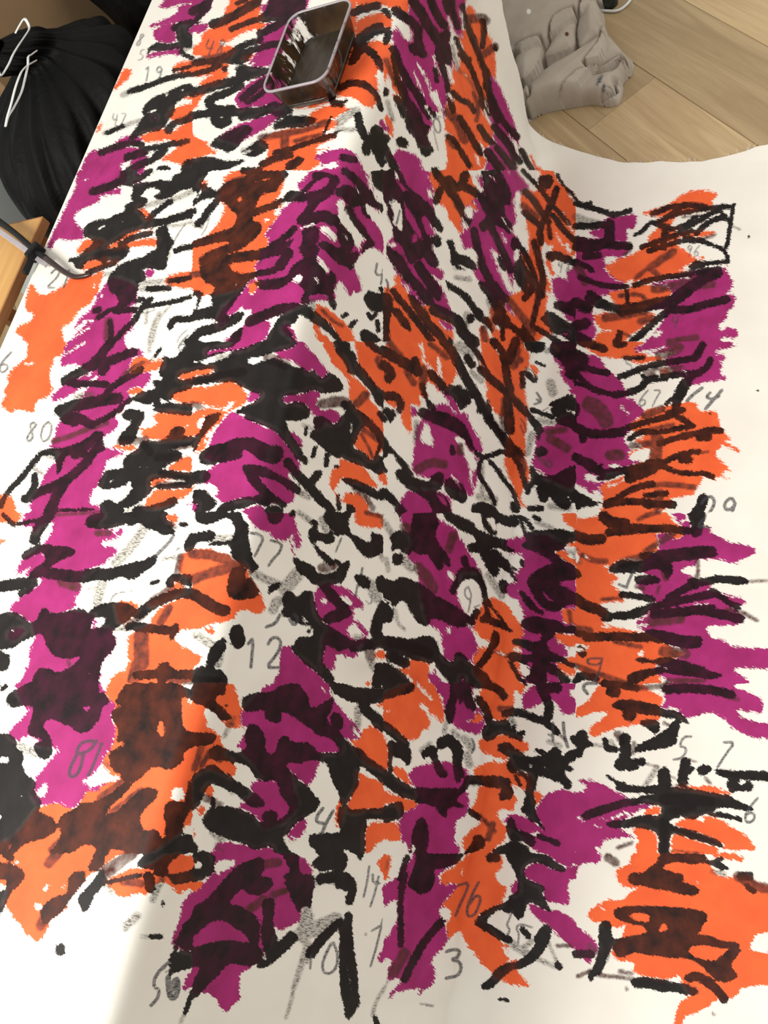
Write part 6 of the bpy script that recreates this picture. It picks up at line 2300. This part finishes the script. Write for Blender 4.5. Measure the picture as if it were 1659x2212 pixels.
link('flap', box_mesh('flap', 1.69, .097, .004, .001, 1, (0, -.049, 1.054)), M_BROWN, bx); link('flap', box_mesh('flap', 1.69, .097, .004, .001, 1, (0, .049, 1.054)), M_BROWN, bx)
# ------------------------------------------------------------------ folded drop cloth on the floor
def drop_cloth():
    K = 4.147
    def poly(txt, z=.04):
        P = np.array([tuple(map(float, s.split(','))) for s in txt.split()]); P = chaikin(P, True)
        return np.array([hit((x / K + 1080, y / K), z)[:2] for x, y in P])
    base = poly('-300,-260 180,-340 700,-330 900,-160 915,40 940,240 1010,320 1110,440 1195,510 1180,630 1085,700 1098,760 1062,890 960,915 830,885 600,925 430,955 300,1010 200,1085 60,1120 -100,900 -200,300', .02)
    flaps = [  # outline, height, rounding, z used for placing
        ('-200,300 100,400 190,420 500,212 640,120 745,30 860,-120 700,-320 180,-330 -280,-250', .100, .030, .09),
        ('480,245 560,190 690,130 700,380 400,500 385,470 430,400', .064, .015, .06),
        ('200,415 290,370 368,345 350,470 290,620 180,700 100,600 120,440', .072, .018, .07),
        ('690,120 730,20 740,-60 860,-60 905,60 935,200 925,262 810,315 690,380 670,240', .082, .035, .08),
        ('180,880 190,760 280,690 400,560 700,375 925,238 930,330 895,430 830,525 700,690 565,832 440,864', .088, .05, .08),
        ('935,255 1010,325 1110,445 1040,480 900,560 755,635 830,530 900,430', .048, .018, .045),
        ('755,640 900,590 1050,485 1115,462 1195,515 1190,600 1160,660 1060,705 1020,650 1100,620 1125,580 1090,520 1060,505 900,610', .066, .016, .05),
        ('560,838 740,662 900,620 1020,600 1060,520 1100,515 1135,570 1110,615 1030,640 1012,720 1010,820 850,872 600,915 430,945 300,1003 310,960 400,895', .058, .028, .05),
        ('1015,722 1060,715 1095,752 1062,890 965,908 850,875 960,862 1010,835 1060,800', .040, .014, .03),
        ('150,960 180,880 280,868 300,960 260,975 200,1060 130,1080', .030, .012, .02),
        ('900,850 960,820 1010,822 1005,845 940,862', .028, .008, .03)]
    xs = np.arange(1.78, 2.8, .0035); ys = np.arange(.36, .95, .0035); X, Y = np.meshgrid(xs, ys, indexing='ij')
    def sd(P):
        d = segd(X, Y, P, np.roll(P, -1, 0)); return np.where(inside(X, Y, P), d, -d)
    D0 = sd(base); Z = .022 * (1 - np.exp(-np.maximum(D0, 0) / .012))
    lay = []
    for txt, h, w, zp in flaps:
        d = sd(poly(txt, zp)); hh = h * (1 - .3 * np.exp(-np.maximum(d, 0) / w)) + .010 * vnoise(X * 5 + h * 99, Y * 5, int(h * 999)) + .005 * vnoise(X * 11 + Y * 7, Y * 3 - X * 3 + h * 50, int(h * 777))
        Z = np.where(d > 0, np.maximum(hh, Z + .006), Z - np.minimum(.03, .8 * Z) * np.exp(-(np.minimum(d, 0) / .006) ** 2))
    Z = Z + (vnoise(X * 22, Y * 22, 31) * .004 + vnoise(X * 9, Y * 9, 32) * .006) * np.clip(D0 / .03, 0, 1)
    e = np.clip(D0 / .022, 0, 1); Z = np.where(D0 > 0, np.maximum(Z * np.sqrt(1 - (1 - e) ** 2), .002), 0)
    keep = D0 > -.004
    idx = -np.ones(X.shape, int); idx[keep] = np.arange(keep.sum())
    g0, g1 = np.gradient(D0, .0035); out = (D0 < 0); Xs = np.where(out, X - D0 * g0, X); Ys = np.where(out, Y - D0 * g1, Y)
    V = np.stack([Xs, Ys, np.where(D0 > 0, Z, .0005)], -1)[keep]
    q = np.stack([idx[:-1, :-1], idx[1:, :-1], idx[1:, 1:], idx[:-1, 1:]], -1).reshape(-1, 4); q = q[(q >= 0).all(1)]
    me = mesh_from('drop_cloth', V, [tuple(map(int, f)) for f in q], True)
    px = project(V); cx = (px[:, 0] - 1080) * K; cy = px[:, 1] * K
    def ell(x, y, a, b_, rot):
        r = math.radians(rot); u = (cx - x) * math.cos(r) + (cy - y) * math.sin(r); w = -(cx - x) * math.sin(r) + (cy - y) * math.cos(r)
        return np.clip(1.3 - np.hypot(u / a, w / b_), -1, 1)
    attr(me, 'stain', np.maximum.reduce([ell(888, 722, 75, 26, -62), ell(930, 790, 55, 20, -80), ell(1055, 552, 70, 24, -60), ell(975, 832, 34, 12, -8)]))
    attr(me, 'white', np.clip(ell(257, 102, 16, 20, 0) * 4, 0, 1)); attr(me, 'rust', np.clip(ell(600, 305, 16, 16, 0) * 4, 0, 1))
    o = link('drop_cloth', me, M_DROP); tag(o, 'crumpled grey drop cloth with blue stains, heaped on the floorboards beside the table', 'drop cloth'); return o
drop_cloth()
cp = [tuple(hit(p, .009)) for p in ((1290, 19), (1302, 20), (1326, 21), (1340, 17), (1353, 7), (1362, -4), (1372, -20))]
cp = [(p[0], p[1], .0045) for p in cp]
tag(link('cord', tube_mesh('cord', cp, .0040, 10), M_CORD), 'short white cord curling out from behind the drop cloth', 'cord')
pc = hit((1316, -9), .03); pot = empty('paint_pot', (pc[0] + .0, pc[1], 0)); tag(pot, 'small dark paint pot behind the drop cloth at the top edge', 'paint pot')
def circ(r, n=28): return [(r * math.cos(2 * math.pi * i / n), r * math.sin(2 * math.pi * i / n)) for i in range(n)]
link('pot_body', loft('pot_body', [(circ(.020), 0), (circ(.021), .003), (circ(.0225), .05), (circ(.021), .056)], cap_first=True, cap_last=True), M_POT, pot)
link('lid', loft('lid', [(circ(.0235), .05), (circ(.024), .052), (circ(.024), .061), (circ(.0225), .063), (circ(.016), .0625)], cap_last=True), M_POT, pot)
